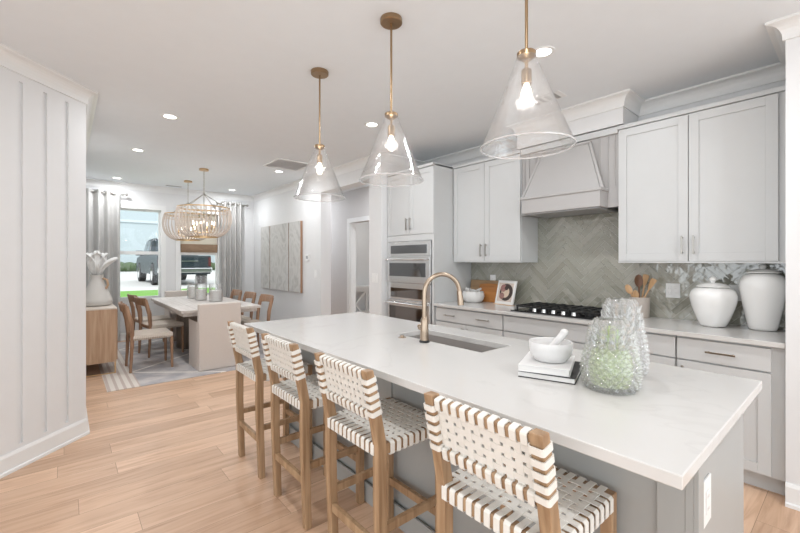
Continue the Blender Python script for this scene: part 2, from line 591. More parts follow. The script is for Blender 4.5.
def tag(o, label, cat, group=None):
    o['label'] = label
    o['category'] = cat
    if group: o['group'] = group
    return o
def thing(name, label, cat, loc=(0, 0, 0), rotz=0, group=None):
    o = bpy.data.objects.new(name, None)
    o.empty_display_size = 0.05
    C.objects.link(o)
    o.location = loc
    o.rotation_euler = (0, 0, rotz)
    return tag(o, label, cat, group)
def struct(o):
    o['kind'] = 'structure'
    return o
def dup(root, loc, rotz=0, label=None, group=None):
    r = root.copy()
    C.objects.link(r)
    r.location = loc
    r.rotation_euler = (0, 0, rotz)
    if label: r['label'] = label
    if group: r['group'] = group
    for ch in list(root.children):
        c = ch.copy()
        C.objects.link(c)
        c.parent = r
        for g in list(ch.children):
            d = g.copy()
            C.objects.link(d)
            d.parent = c
    return r
def lamp(parent, loc, power, size=0.12, color=(1, 0.95, 0.88), kind='AREA', name='lamp_light'):
    l = bpy.data.lights.new(name, kind)
    l.energy = power
    l.color = color
    if kind == 'AREA':
        l.shape = 'DISK'
        l.size = size
    else:
        l.shadow_soft_size = size
    o = bpy.data.objects.new(name, l)
    C.objects.link(o)
    o.location = loc
    if parent is not None: o.parent = parent
    return o

CH = 2.743       # ceiling height
XW = 3.795       # kitchen wall
XA = 3.05        # dining side of the wall with the pictures
YW = 8.35        # window wall
XL = 0.13        # dining left wall
YC = 4.03        # corner of the angled wall

# ------------------------------------------------------------ structure
struct(MB().box((-3.5, -3.0, -0.1), (8.5, YW + 0.15, 0)).build('floor', M_FLOOR))
struct(MB().box((-3.5, -3.0, CH), (8.5, YW + 0.15, CH + 0.1)).build('ceiling', M_CEIL))
struct(MB().box((XW, 0.285, 0), (XW + 0.12, 3.95, CH)).build('wall_kitchen', M_WALL))
struct(MB().box((3.12, -1.6, 0), (XW + 0.12, 0.285, CH)).build('wall_column', M_WALL))
b = MB()
b.box((XA, 3.95, 0), (XA + 0.18, 4.21, CH))
b.box((XA, 4.21, 2.46), (XA + 0.18, 5.49, CH))
b.box((XA, 5.49, 0), (XA + 0.18, YW, CH))
struct(b.build('wall_right', M_WALL))
struct(MB().box((XA + 0.18, 3.95, 0), (XW + 0.12, 4.07, CH)).build('wall_pantry', M_WALL))
# dining left wall and angled wall
struct(MB().box((XL - 0.12, YC + 0.12, 0), (XL, YW, CH)).build('wall_left', M_WALL))
q = 0.7071
L45 = 2.6
b = MB()
p0 = Vector((XL, YC)); p1 = p0 - Vector((q, q)) * L45
n_ = Vector((-q, q)) * 0.12
GD = 0.014       # depth of the vertical grooves between the boards
g_ = Vector((-q, q)) * GD
b.prism([(p0 + g_)[:], (p0.x - 0.0, p0.y + 0.17), (p1 + n_)[:], (p1 + g_)[:]], 'z', 0, CH)
def board(s0, s1, z0, z1):
    a_, c_ = p0 - Vector((q, q)) * s0, p0 - Vector((q, q)) * s1
    b.prism([a_[:], (a_ + g_)[:], (c_ + g_)[:], c_[:]], 'z', z0, z1)
board(0, L45, 0, 0.16)
board(0, L45, 2.59, CH)
e0 = 0.0
for k in range(15):
    s_ = 0.165 + 0.168 * k
    if s_ > L45 - 0.1: break
    board(e0, s_ - 0.014, 0.16, 2.59)
    e0 = s_ + 0.014
board(e0, L45, 0.16, 2.59)
struct(b.build('wall_angled', M_WALL))

# window wall with two openings
WZ0, WZ1 = 0.72, 2.31
w1 = (0.70, 1.346); w2 = (1.656, 2.331)
b = MB()
b.box((XL - 0.12, YW, 0), (w1[0], YW + 0.15, CH))
b.box((w1[1], YW, 0), (w2[0], YW + 0.15, CH))
b.box((w2[1], YW, 0), (8.5, YW + 0.15, CH))
for w in (w1, w2):
    b.box((w[0], YW, 0), (w[1], YW + 0.15, WZ0))
    b.box((w[0], YW, WZ1), (w[1], YW + 0.15, CH))
struct(b.build('wall_windows', M_WALL))
for i, w in enumerate((w1, w2)):
    root = bpy.data.objects.new('window_%d' % (i + 1), None)
    C.objects.link(root)
    struct(root)
    f = MB()
    cw = 0.075
    f.box((w[0] - cw, YW - 0.02, WZ0 - 0.09), (w[0], YW, WZ1 + 0.09))
    f.box((w[1], YW - 0.02, WZ0 - 0.09), (w[1] + cw, YW, WZ1 + 0.09))
    f.box((w[0], YW - 0.02, WZ1), (w[1], YW, WZ1 + 0.09))
    f.box((w[0], YW - 0.02, WZ0 - 0.09), (w[1], YW, WZ0))
    f.build('window_casing', M_TRIM, root)
    f = MB()
    zm = 1.53
    for (a, c) in ((WZ0, zm), (zm, WZ1)):
        f.box((w[0], YW + 0.05, a), (w[0] + 0.03, YW + 0.09, c))
        f.box((w[1] - 0.03, YW + 0.05, a), (w[1], YW + 0.09, c))
        f.box((w[0] + 0.03, YW + 0.05, a), (w[1] - 0.03, YW + 0.09, a + 0.03))
        f.box((w[0] + 0.03, YW + 0.05, c - 0.03), (w[1] - 0.03, YW + 0.09, c))
    f.build('window_sash', M_TRIM, root)
    MB().box((w[0] + 0.03, YW + 0.068, WZ0 + 0.03), (w[1] - 0.03, YW + 0.072, WZ1 - 0.03)).build('window_pane', M_PANE, root)
    MB().box((w[0] - 0.09, YW - 0.05, WZ0 - 0.02), (w[1] + 0.09, YW + 0.05, WZ0)).build('window_sill', M_TRIM, root)

# hall and the room beyond it
XH = 4.2
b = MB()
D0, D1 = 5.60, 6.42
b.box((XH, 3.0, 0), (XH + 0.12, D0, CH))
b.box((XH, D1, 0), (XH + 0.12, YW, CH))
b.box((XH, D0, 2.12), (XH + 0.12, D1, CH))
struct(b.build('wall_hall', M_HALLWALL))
dr = bpy.data.objects.new('door_1', None)
C.objects.link(dr)
struct(dr)
b = MB()
b.box((XH - 0.02, D1, 0), (XH, D1 + 0.085, 2.205))
b.box((XH - 0.02, D0 - 0.085, 0), (XH, D0, 2.205))
b.box((XH - 0.02, D0, 2.12), (XH, D1, 2.205))
b.box((XH, D1 - 0.015, 0), (XH + 0.12, D1, 2.12))
b.build('door_casing', M_TRIM, dr)
b = MB()
b.box((XH + 0.12, 9.2, 0), (8.4, 9.3, CH))
b.box((8.4, 3.0, 0), (8.5, 9.3, CH))
struct(b.build('wall_study', M_DGROOM))
struct(MB().box((XA + 0.18, YW + 0.15, -0.1), (8.5, 9.35, 0)).build('floor_study', M_FLOOR))
struct(MB().box((XA + 0.18, YW + 0.15, CH), (8.5, 9.35, CH + 0.1)).build('ceiling_study', M_CEIL))

# bulkhead above the hood
struct(MB().box((3.46, 1.265, 2.505), (XW, 2.25, CH)).build('wall_bulkhead', M_WALL))

# crown moulding; profile (out, z) cove
def crown_prof(h=0.105, d=0.078):
    P = [(0, CH - h), (0.012, CH - h)]
    for k in range(6):
        a = k / 5 * PI / 2
        P.append((0.012 + (d - 0.024) * (1 - math.cos(a)), CH - h + 0.012 + (h - 0.03) * math.sin(a)))
    P += [(d, CH - 0.014), (d, CH), (0, CH)]
    return P
path = [(3.12, -1.6), (3.12, 0.285), (XW, 0.285), (XW, 1.265), (3.46, 1.265), (3.46, 2.25), (XW, 2.25), (XW, 3.95),
        (XA, 3.95), (XA, YW), (XL, YW), (XL, YC), (p1.x, p1.y)]
path = list(reversed(path))
struct(MB().sweep(crown_prof(), path).build('trim_1', M_TRIM))

# baseboards
def bb_prof(h=0.13):
    return [(0, 0), (0.024, 0), (0.024, 0.018), (0.014, 0.024), (0.014, h - 0.02), (0.006, h), (0, h)]
def bb(path, name):
    struct(MB().sweep(bb_prof(), list(reversed(path))).build(name, M_TRIM))
bb([(3.12, -1.6), (3.12, 0.285)], 'baseboard_column')
bb([(XA, 3.95), (XA, 4.21), (XA + .18, 4.21)], 'baseboard_opening')
bb([(XA + .18, 5.49), (XA, 5.49), (XA, YW), (XL, YW), (XL, YC), (p1.x, p1.y)], 'baseboard_dining')
bb([(XH, D1 + 0.085), (XH, YW)], 'baseboard_hall')

# herringbone backsplash
def backsplash():
    L_, W_ = 0.26, 0.052
    regs = [(0.29, 1.304, 0.914, 1.40), (1.304, 2.213, 0.914, 1.86), (2.213, 3.105, 0.914, 1.40)]
    bm = bmesh.new()
    lay = bm.faces.layers.float.new('tile')
    def clip(P, ax, v, keep):
        out = []
        for i in range(len(P)):
            a, c = P[i], P[(i + 1) % len(P)]
            ia, ic = (a[ax] - v) * keep >= 0, (c[ax] - v) * keep >= 0
            if ia: out.append(a)
            if ia != ic:
                t = (v - a[ax]) / (c[ax] - a[ax])
                out.append(tuple(a[k] + t * (c[k] - a[k]) for k in range(2)))
        return out
    r = 0.70710678
    g = 0.0016
    X0 = XW - 0.010
    rnd = random.Random(3)
    for m_ in range(-18, 19):
        for j in range(-80, 81):
            ox, oy = m_ * L_ + j * W_, -m_ * L_ + j * W_
            for (a0, a1, b0, b1) in ((ox, ox + L_, oy, oy + W_), (ox + L_, ox + L_ + W_, oy + W_ - L_, oy + W_)):
                val = rnd.random(); tx = rnd.uniform(-1, 1) * 0.011; tz = rnd.uniform(-1, 1) * 0.011
                sq = [(a0 + g, b0 + g), (a1 - g, b0 + g), (a1 - g, b1 - g), (a0 + g, b1 - g)]
                P = [((x - y) * r + 1.76, (x + y) * r + 1.2) for x, y in sq]
                cx = sum(p[0] for p in P) / 4; cz = sum(p[1] for p in P) / 4
                if not (0.0 < cx < 3.4 and 0.6 < cz < 2.1): continue
                for (y0, y1, z0, z1) in regs:
                    Q = clip(clip(clip(clip(P, 0, y0, 1), 0, y1, -1), 1, z0, 1), 1, z1, -1)
                    if len(Q) < 3: continue
                    F = [bm.verts.new((X0 + (p[0] - cx) * tx + (p[1] - cz) * tz, p[0], p[1])) for p in Q]
                    B = [bm.verts.new((XW - 0.001, p[0], p[1])) for p in Q]
                    try:
                        f = bm.faces.new(F); f[lay] = val
                        for k in range(len(Q)):
                            f = bm.faces.new((F[k], F[(k + 1) % len(Q)], B[(k + 1) % len(Q)], B[k])); f[lay] = val
                    except ValueError:
                        pass
    bmesh.ops.recalc_face_normals(bm, faces=bm.faces[:])
    nt_ = len(bm.faces)
    for (y0, y1, z0, z1) in regs:
        v = [bm.verts.new((XW - 0.0075, y, z)) for y, z in ((y0, z0), (y0, z1), (y1, z1), (y1, z0))]
        f = bm.faces.new(v); f.material_index = 1
    for f in bm.faces:
        if f.calc_area() > 0 and abs(f.normal.x) > 0.9 and f.normal.x > 0: f.normal_flip()
    me = bpy.data.meshes.new('wall_backsplash')
    bm.to_mesh(me); bm.free()
    me.materials.append(M_TILE); me.materials.append(M_GROUT)
    o = bpy.data.objects.new('wall_backsplash', me)
    C.objects.link(o)
    struct(o)
backsplash()

# ------------------------------------------------------------ outdoors
GZ = 0.43
b = MB()
b.hexa([(-12, YW + 0.2, -0.3), (3.1, YW + 0.2, -0.3), (3.1, 15.2, -0.3), (-12, 15.2, -0.3),
        (-12, YW + 0.2, 0.2), (3.1, YW + 0.2, 0.2), (3.1, 15.2, GZ), (-12, 15.2, GZ)])
b.hexa([(3.1, 9.5, -0.3), (30, 9.5, -0.3), (30, 15.2, -0.3), (3.1, 15.2, -0.3), (3.1, 9.5, 0.24), (30, 9.5, 0.24), (30, 15.2, GZ), (3.1, 15.2, GZ)])
lawn = b.build('lawn', M_GRASS)
tag(lawn, 'mown green lawn outside the dining windows', 'grass'); lawn['kind'] = 'stuff'
struct(MB().box((-25, 15.2, -0.3), (45, 60, GZ)).build('ground_drive', M_ROAD))
h = MB()
for k in range(46):
    h.sphere((-6 + k * 0.75, 43.5 + random.uniform(-.2, .2), GZ + 0.35), 0.6, (1, 0.8, random.uniform(0.7, 1.0)), 8)
tag(h.build('hedge', M_HEDGE), 'low dark hedge far across the drive outside', 'hedge')
hs = thing('neighbor_building', 'large pale blue building filling the view outside the windows', 'building', (0, 0, 0))
MB().box((-16, 45, GZ), (36, 52, 9.5)).build('wall', M_SIDING, hs)
MB().box((-16.1, 44.9, 5.05), (36.1, 45.0, 5.3)).build('trim_band', M_SIDING2, hs)
b = MB()
b.prism([(44.4, 9.5), (52.6, 9.5), (48.5, 11.5)], 'x', -16.5, 36.5)
b.build('roof', M_GREY, hs)

# pickup truck, heading +Y; rear at Y=17.2
tk = thing('pickup_truck', 'dark pickup truck parked outside the dining windows', 'truck', (2.6, 17.2, GZ))
side = [(0.0, 0.62), (0.02, 1.17), (1.95, 1.19), (2.0, 1.22), (2.25, 1.86), (2.6, 1.95), (3.3, 1.92), (3.55, 1.85), (4.15, 1.25), (5.55, 1.12), (5.75, 0.95), (5.78, 0.5)]
arch = []
def arc(cy, r0):
    return [(cy + r0 * math.cos(a), 0.42 + r0 * math.sin(a)) for a in [PI * k / 8 for k in range(9)]]
low = [(5.6, 0.42)] + arc(4.75, 0.48) + arc(1.15, 0.48) + [(0.05, 0.42)]
MB().prism([(y, z) for y, z in side[:4] + [(4.05, 1.25), (5.55, 1.12), (5.75, 0.95), (5.78, 0.5)] + low], 'x', 0.06, 1.94).build('body', M_TRUCK, tk, 0.03)
b = MB()
b.hexa([(0.1, 2.02, 1.2), (1.9, 2.02, 1.2), (1.9, 4.15, 1.24), (0.1, 4.15, 1.24), (0.24, 2.3, 1.92), (1.76, 2.3, 1.92), (1.76, 3.45, 1.9), (0.24, 3.45, 1.9)])
b.build('cab', M_TRUCK, tk, 0.05)
b = MB()
b.hexa([(0.3, 2.03, 1.30), (1.7, 2.03, 1.30), (1.7, 2.1, 1.30), (0.3, 2.1, 1.30), (0.36, 2.22, 1.82), (1.64, 2.22, 1.82), (1.64, 2.3, 1.82), (0.36, 2.3, 1.82)])
for (ya, yb, yc, yd) in ((2.2, 3.0, 2.45, 3.0), (3.08, 3.95, 3.08, 3.5)):
    b.hexa([(0.085, ya, 1.27), (0.13, ya, 1.27), (0.13, yb, 1.27), (0.085, yb, 1.27), (0.19, yc, 1.82), (0.24, yc, 1.82), (0.24, yd, 1.82), (0.19, yd, 1.82)])
b.build('window_glass', M_CARGL, tk)
MB().box((0.05, -0.14, 0.50), (1.95, 0.02, 0.68)).build('rear_bumper', M_CHROME, tk, 0.02)
MB().box((0.1, -0.02, 0.72), (1.9, 0.03, 1.12)).build('tailgate', M_TRUCK, tk, 0.02)
for x in (0.07, 1.83):
    MB().box((x, -0.03, 0.75), (x + 0.1, 0.04, 1.1)).build('tail_light', M_RED, tk)
MB().box((0.55, -0.045, 0.93), (1.45, -0.02, 0.97)).build('tailgate_trim', M_CHROME, tk)
MB().box((-0.2, 3.7, 1.2), (0.07, 3.82, 1.42)).build('side_mirror', M_BLACK, tk, 0.03)
for cy in (1.15, 4.75):
    for x in (0.03, 1.72):
        w_ = MB().cyl((x, cy, 0.42), (x + 0.27, cy, 0.42), 0.42, 28).build('wheel', M_RUBBER, tk, 0.03)
        xx = x - 0.005 if x < 1 else x + 0.255
        MB().cyl((xx, cy, 0.42), (xx + 0.02, cy, 0.42), 0.25, 20).build('hubcap', M_CHROME, w_)

# ------------------------------------------------------------ helpers for cabinets (fronts face -X)
def shaker(mb, x, y0, y1, z0, z1, st=0.06, th=0.020):
    """door front, outer face at x"""
    y0, y1 = min(y0, y1), max(y0, y1)
    mb.box((x, y0, z0), (x + th, y0 + st, z1))
    mb.box((x, y1 - st, z0), (x + th, y1, z1))
    mb.box((x, y0 + st, z0), (x + th, y1 - st, z0 + st))
    mb.box((x, y0 + st, z1 - st), (x + th, y1 - st, z1))
    mb.box((x + 0.008, y0 + st, z0 + st), (x + th, y1 - st, z1 - st))
    return mb
def pull_v(x, y, z0, z1, parent, m=None):
    b = MB()
    b.box((x - 0.034, y - 0.005, z0), (x - 0.024, y + 0.005, z1))
    b.box((x - 0.026, y - 0.004, z0 + 0.01), (x, y + 0.004, z0 + 0.018))
    b.box((x - 0.026, y - 0.004, z1 - 0.018), (x, y + 0.004, z1 - 0.01))
    return b.build('handle', m or M_NICKEL, parent, 0.001)
def pull_h(x, y0, y1, z, parent, m=None):
    b = MB()
    b.box((x - 0.034, y0, z - 0.005), (x - 0.024, y1, z + 0.005))
    b.box((x - 0.026, y0 + 0.01, z - 0.004), (x, y0 + 0.018, z + 0.004))
    b.box((x - 0.026, y1 - 0.018, z - 0.004), (x, y1 - 0.01, z + 0.004))
    return b.build('handle', m or M_NICKEL, parent, 0.001)

XU = 3.46   # upper door face
UZ0, UZ1 = 1.385, 2.455
def upper(y0, y1, label, fill=None):
    t = thing('upper_cabinet', label, 'cabinet', (XW, (y0 + y1) / 2, UZ0 - 0.015))
    ox, oy, oz = XW, (y0 + y1) / 2, UZ0 - 0.015
    def P(b, n, m, bv=0.0015, par=None):
        o = b.build(n, m, par or t, bv)
        return o
    b = MB()
    b.box((XU + 0.021 - ox, y0 - oy, 0), (-0.012, y1 - oy, 2.48 - oz))
    if fill:
        b.box((XU + 0.021 - ox, fill - oy, 0), (-0.4 + 0.35, y0 - oy, 2.48 - oz))
    P(b, 'cabinet_body', M_CAB)
    b = MB()
    fa = (fill if fill else y0) - oy
    b.box((XU - 0.006 - ox, fa, 2.462 - oz), (-0.012, y1 - oy, 2.492 - oz))
    P(b, 'top_moulding', M_CAB)
    b = MB()
    b.box((XU + 0.004 - ox, fa, 0.0), (XU + 0.03 - ox, y1 - oy, 0.013))
    P(b, 'light_rail', M_CAB)
    ym = (y0 + y1) / 2
    for s, (a, c) in ((-1, (y0 + 0.004, ym - 0.0025)), (1, (ym + 0.0025, y1 - 0.004))):
        d = shaker(MB(), XU - ox, a - oy, c - oy, UZ0 - oz, UZ1 - oz).build('door', M_CAB, t, 0.0012)
        pull_v(XU - ox, (ym + s * 0.035) - oy, 1.435 - oz, 1.57 - oz, d)
    return t
upper(0.346, 1.304, 'two-door upper cabinet on the right above the ginger jars', fill=0.29)
upper(2.213, 3.105, 'two-door upper cabinet between the range hood and the oven tower')

# base cabinets
XB = 3.16
def base_cab(y0, y1, label, style, fill=None):
    oy = (y0 + y1) / 2
    t = thing('base_cabinet', label, 'cabinet', (XW, oy, 0))
    ox = XW
    b = MB()
    fa = fill if fill else y0
    b.box((XB + 0.021 - ox, fa - oy, 0.105), (-0.012, y1 - oy, 0.883))
    b.build('cabinet_body', M_CAB, t, 0.001)
    b = MB()
    b.box((XB + 0.075 - ox, fa - oy, 0), (XB + 0.095 - ox, y1 - oy, 0.105))
    b.build('toe_kick', M_CAB, t)
    X = XB - ox
    a, c = y0 + 0.004 - oy, y1 - 0.004 - oy
    d = MB().box((X, a, 0.73), (X + 0.02, c, 0.868)).build('drawer', M_CAB, t, 0.002)
    w = c - a
    if style == 'two':
        pull_h(X, a + w * 0.25 - 0.075, a + w * 0.25 + 0.075, 0.80, d)
        pull_h(X, a + w * 0.75 - 0.075, a + w * 0.75 + 0.075, 0.80, d)
    elif style != 'plain':
        pull_h(X, -0.075, 0.075, 0.80, d, M_CHAMP)
    if style in ('two', 'plain'):
        for (e, f, s) in ((a, -0.002, 1), (0.002, c, -1)):
            dd = shaker(MB(), X, e, f, 0.115, 0.72).build('door', M_CAB, t, 0.0012)
            pull_v(X, (f - 0.035) if s > 0 else (e + 0.035), 0.55, 0.69, dd)
    else:
        dd = shaker(MB(), X, a, c, 0.115, 0.72).build('door', M_CAB, t, 0.0012)
        pull_v(X, c - 0.035, 0.55, 0.69, dd)
    return t
base_cab(2.212, 3.105, 'grey base cabinet with two pulls on one drawer, left of the cooktop', 'two')
base_cab(1.29, 2.208, 'wide base cabinet with plain drawer front under the cooktop', 'plain')
base_cab(0.825, 1.286, 'narrow base cabinet under the utensil crock, right of the cooktop', 'one')
base_cab(0.345, 0.821, 'base cabinet with bronze drawer pull at the right end beneath the ginger jars', 'one', fill=0.29)
tag(MB().box((3.13, 0.287, 0.884), (XW - 0.011, 3.108, 0.914)).build('countertop', M_QUARTZ, None, 0.003),
    'white quartz countertop along the tiled wall beneath the backsplash', 'countertop')

# ------------------------------------------------------------ oven tower
ot = thing('oven_tower_cabinet', 'tall cabinet with doors on top housing the wall oven', 'cabinet', (XW, 3.528, 0))
ty0, ty1 = 3.112 - 3.528, 3.944 - 3.528
XT = 3.145 - XW
b = MB()
b.box((XT + 0.021, ty0, 0.105), (-0.001, ty0 + 0.03, 2.48))
b.box((XT + 0.021, ty1 - 0.03, 0.105), (-0.001, ty1, 2.48))
b.box((XT + 0.021, ty0 + 0.03, 1.63), (-0.001, ty1 - 0.03, 2.48))
b.box((XT + 0.021, ty0 + 0.03, 0.105), (-0.001, ty1 - 0.03, 0.36))
b.build('cabinet_body', M_CAB, ot, 0.001)
b = MB()
b.box((XT, ty0, 1.625), (XT + 0.02, ty1, 1.695))
b.box((XT, ty0, 0.38), (XT + 0.02, ty0 + 0.03, 1.625))
b.box((XT, ty1 - 0.03, 0.38), (XT + 0.02, ty1, 1.625))
b.build('face_frame', M_CAB, ot, 0.001)
MB().box((XT - 0.012, ty0, 2.462), (-0.001, ty1, 2.492)).build('top_moulding', M_CAB, ot, 0.002)
MB().box((XT + 0.075, ty0, 0), (XT + 0.095, ty1, 0.105)).build('toe_kick', M_CAB, ot)
for s, (a, c) in ((-1, (ty0 + 0.004, -0.002)), (1, (0.002, ty1 - 0.004))):
    d = shaker(MB(), XT, a, c, 1.70, UZ1).build('door', M_CAB, ot, 0.0012)
    pull_v(XT, s * 0.033, 1.755, 1.90, d)
d = MB().box((XT, ty0 + 0.004, 0.115), (XT + 0.02, ty1 - 0.004, 0.36)).build('drawer', M_CAB, ot, 0.002)
pull_h(XT, -0.075, 0.075, 0.25, d)

ov = thing('wall_oven', 'stainless double wall oven built into the tall cabinet', 'oven', (3.13, 3.528, 0.385))
z_ = lambda v: v - 0.385
oy0, oy1 = -0.378, 0.378
MB().box((0.012, oy0, 0), (0.55, oy1, z_(1.62))).build('oven_body', M_STEEL, ov)
cp = MB().box((0, oy0, z_(1.445)), (0.012, oy1, z_(1.62))).build('control_panel', M_STEEL, ov, 0.003)
MB().box((-0.003, oy0 + 0.06, z_(1.475)), (0.0, oy1 - 0.05, z_(1.575))).build('display_glass', M_OVENGL, cp)
d = MB().box((-0.02, oy0, z_(1.125)), (0.012, oy1, z_(1.44))).build('upper_oven_door', M_STEEL, ov, 0.003)
MB().box((-0.023, oy0 + 0.06, z_(1.20)), (-0.02, oy1 - 0.05, z_(1.36))).build('door_glass', M_OVENGL, d)
b = MB().cyl((-0.065, oy0 + 0.03, z_(1.405)), (-0.065, oy1 - 0.03, z_(1.405)), 0.012)
for y in (oy0 + 0.06, oy1 - 0.06): b.cyl((-0.065, y, z_(1.405)), (-0.02, y, z_(1.405)), 0.009)
b.build('door_handle', M_STEEL, d)
cp = MB().box((0, oy0, z_(0.915)), (0.012, oy1, z_(1.12))).build('lower_control_panel', M_STEEL, ov, 0.003)
MB().box((-0.003, oy0 + 0.06, z_(0.94)), (0.0, oy1 - 0.05, z_(1.055))).build('lower_display_glass', M_OVENGL, cp)
d = MB().box((-0.02, oy0, z_(0.385)), (0.012, oy1, z_(0.91))).build('lower_oven_door', M_STEEL, ov, 0.003)
MB().box((-0.023, oy0 + 0.06, z_(0.46)), (-0.02, oy1 - 0.05, z_(0.835))).build('door_glass', M_OVENGL, d)
b = MB().cyl((-0.065, oy0 + 0.03, z_(0.875)), (-0.065, oy1 - 0.03, z_(0.875)), 0.012)
for y in (oy0 + 0.06, oy1 - 0.06): b.cyl((-0.065, y, z_(0.875)), (-0.02, y, z_(0.875)), 0.009)
b.build('door_handle', M_STEEL, d)

# ------------------------------------------------------------ range hood
hd = thing('range_hood', 'grey painted wooden range hood with sloped chimney above the cooktop', 'range hood', (XW, 1.758, 1.835))
hz = lambda v: v - 1.835
hx = lambda v: v - XW
b = MB()
b.box((hx(3.485), -0.452, 0), (hx(3.51), 0.452, hz(2.44)))
b.box((hx(3.51), -0.452, 0), (-0.012, -0.43, hz(2.44)))
b.box((hx(3.51), 0.43, 0), (-0.012, 0.452, hz(2.44)))
for yy in (-0.30, -0.37, -0.42, 0.30, 0.37, 0.42):
    b.box((hx(3.477), yy - 0.0035, 0.17), (hx(3.485), yy + 0.0035, hz(2.44)))
b.build('back_panel', M_HOOD, hd, 0.001)
b = MB()
b.box((XU - XW, -0.452, hz(2.44)), (-0.012, 0.452, hz(2.492)))
b.build('valance', M_CAB, hd, 0.002)
b = MB()
b.hexa([(hx(3.355), -0.355, hz(1.985)), (hx(3.485), -0.355, hz(1.985)), (hx(3.485), 0.355, hz(1.985)), (hx(3.355), 0.355, hz(1.985)),
        (hx(3.462), -0.21, hz(2.415)), (hx(3.485), -0.21, hz(2.415)), (hx(3.485), 0.21, hz(2.415)), (hx(3.462), 0.21, hz(2.415))])
b.build('chimney', M_HOOD, hd, 0.002)
b = MB()
for s in (-1, 1):
    b.bar((hx(3.36), s * 0.372, hz(1.985)), (hx(3.466), s * 0.225, hz(2.415)), 0.022, 0.012, up=(1, 0, 0))
b.bar((hx(3.458), -0.23, hz(2.415)), (hx(3.458), 0.23, hz(2.415)), 0.02, 0.02)
b.build('chimney_trim', M_HOOD, hd, 0.001)
b = MB()
b.box((hx(3.335), -0.363, 0), (hx(3.485), 0.363, hz(1.985)))
b.box((hx(3.322), -0.376, hz(1.968)), (hx(3.485), 0.376, hz(1.992)))
b.build('mantel', M_HOOD, hd, 0.002)
MB().box((hx(3.36), -0.34, -0.012), (hx(3.76), 0.34, 0.0)).build('extractor_insert', M_GREY, hd)

# ------------------------------------------------------------ cooktop
ck = thing('gas_cooktop', 'black gas cooktop with steel knobs set into the counter below the hood', 'cooktop', (3.46, 1.755, 0.914))
MB().box((-0.26, -0.40, 0), (0.26, 0.40, 0.012)).build('glass_top', M_BLACKGL, ck, 0.003)
for gy in (-0.265, 0, 0.265):
    b = MB()
    for y in (-0.12, -0.04, 0.04, 0.12):
        b.box((-0.17, gy + y - 0.007, 0.040), (0.245, gy + y + 0.007, 0.054))
    for x in (-0.17, -0.03, 0.10, 0.235):
        b.box((x - 0.007, gy - 0.127, 0.036), (x + 0.007, gy + 0.127, 0.050))
    for x in (-0.165, 0.235):
        for y in (-0.12, 0.12):
            b.box((x - 0.007, gy + y - 0.007, 0.012), (x + 0.007, gy + y + 0.007, 0.04))
    b.build('burner_grate', M_IRON, ck, 0.002)
for (x, y) in ((-0.09, -0.265), (0.15, -0.265), (0.03, 0), (-0.09, 0.265), (0.15, 0.265)):
    MB().cyl((x, y, 0.012), (x, y, 0.032), 0.04, 20, 0.032).build('burner', M_IRON, ck)
for y in (-0.19, -0.10, -0.01, 0.08, 0.17):
    MB().cyl((-0.22, y, 0.012), (-0.22, y, 0.042), 0.021, 18, 0.017).build('knob', M_CHROME, ck, 0.002)

# ------------------------------------------------------------ island
IX0, IX1, IY0, IY1 = 1.345, 2.04, 0.305, 2.985
isl = thing('kitchen_island', 'grey panelled kitchen island cabinet under the long white worktop', 'kitchen island', (0, 0, 0))
b = MB()
b.box((IX0, IY0 + 0.02, 0), (IX0 + 0.02, IY1 - 0.02, 0.880))
for yy in (IY0 + 0.02, 0.97, 1.64, 2.31, IY1 - 0.09):
    b.box((IX0 - 0.012, yy, 0.13), (IX0, yy + 0.07, 0.880))
b.build('front_panel', M_ISL, isl, 0.001)
b = MB()
b.box((IX0 - 0.014, IY0 - 0.0, 0), (IX1, IY0 + 0.02, 0.880))
b.box((IX0 - 0.014, IY0 - 0.012, 0), (IX0 + 0.04, IY0, 0.880))
b.build('end_panel', M_ISL, isl, 0.0015)
MB().box((IX0 - 0.014, IY1 - 0.02, 0), (IX1, IY1, 0.880)).build('end_panel', M_ISL, isl, 0.0015)
b = MB()
b.box((IX1 - 0.02, IY0 + 0.02, 0.105), (IX1, IY1 - 0.02, 0.880))
b.box((IX1 - 0.09, IY0 + 0.02, 0), (IX1 - 0.07, IY1 - 0.02, 0.105))
b.build('rear_panel', M_ISL, isl)
for k in range(5):
    a = IY0 + 0.03 + k * 0.525
    shaker(MB(), 0, a, a + 0.515, 0.12, 0.86).build('door', M_ISL, isl, 0, loc=None)
    o = isl.children[-1] if False else bpy.data.objects[[x.name for x in C.objects if x.name.startswith('door')][-1]]
    # faces +X: mirror by turning half round
    o.rotation_euler.z = PI
    o.location = (IX1 + 0.0205, 2 * a + 0.515, 0)
b = MB()
b.box((IX0 - 0.026, IY0, 0), (IX0 - 0.0141, IY1, 0.11))
b.build('baseboard', M_ISL, isl, 0.002)
# outlet on the island end
def outlet(name, label, cat, w=0.075, h=0.12, gang=1, sw=False):
    """plate facing -X at origin"""
    t = thing(name, label, cat)
    MB().box((-0.006, -w / 2, -h / 2), (0, w / 2, h / 2)).build('cover_plate', M_PLASTIC, t, 0.002)
    for g in range(gang):
        y = (g - (gang - 1) / 2) * 0.046
        if sw:
            MB().box((-0.010, y - 0.016, -0.033), (-0.006, y + 0.016, 0.033)).build('rocker', M_PLASTIC, t, 0.002)
        else:
            MB().box((-0.009, y - 0.016, -0.034), (-0.006, y + 0.016, 0.034)).build('receptacle', M_PLASTIC, t, 0.002)
            b = MB()
            for zz in (-0.018, 0.018):
                for yy in (-0.006, 0.006):
                    b.box((-0.0095, y + yy - 0.001, zz - 0.004), (-0.0089, y + yy + 0.001, zz + 0.004))
            b.build('slots', M_GREY, t)
    return t
o = outlet('electrical_outlet', 'white outlet on the end panel of the grey island', 'outlet', 0.098, 0.135)
o.location = (1.449, IY0, 0.672); o.rotation_euler.z = PI / 2
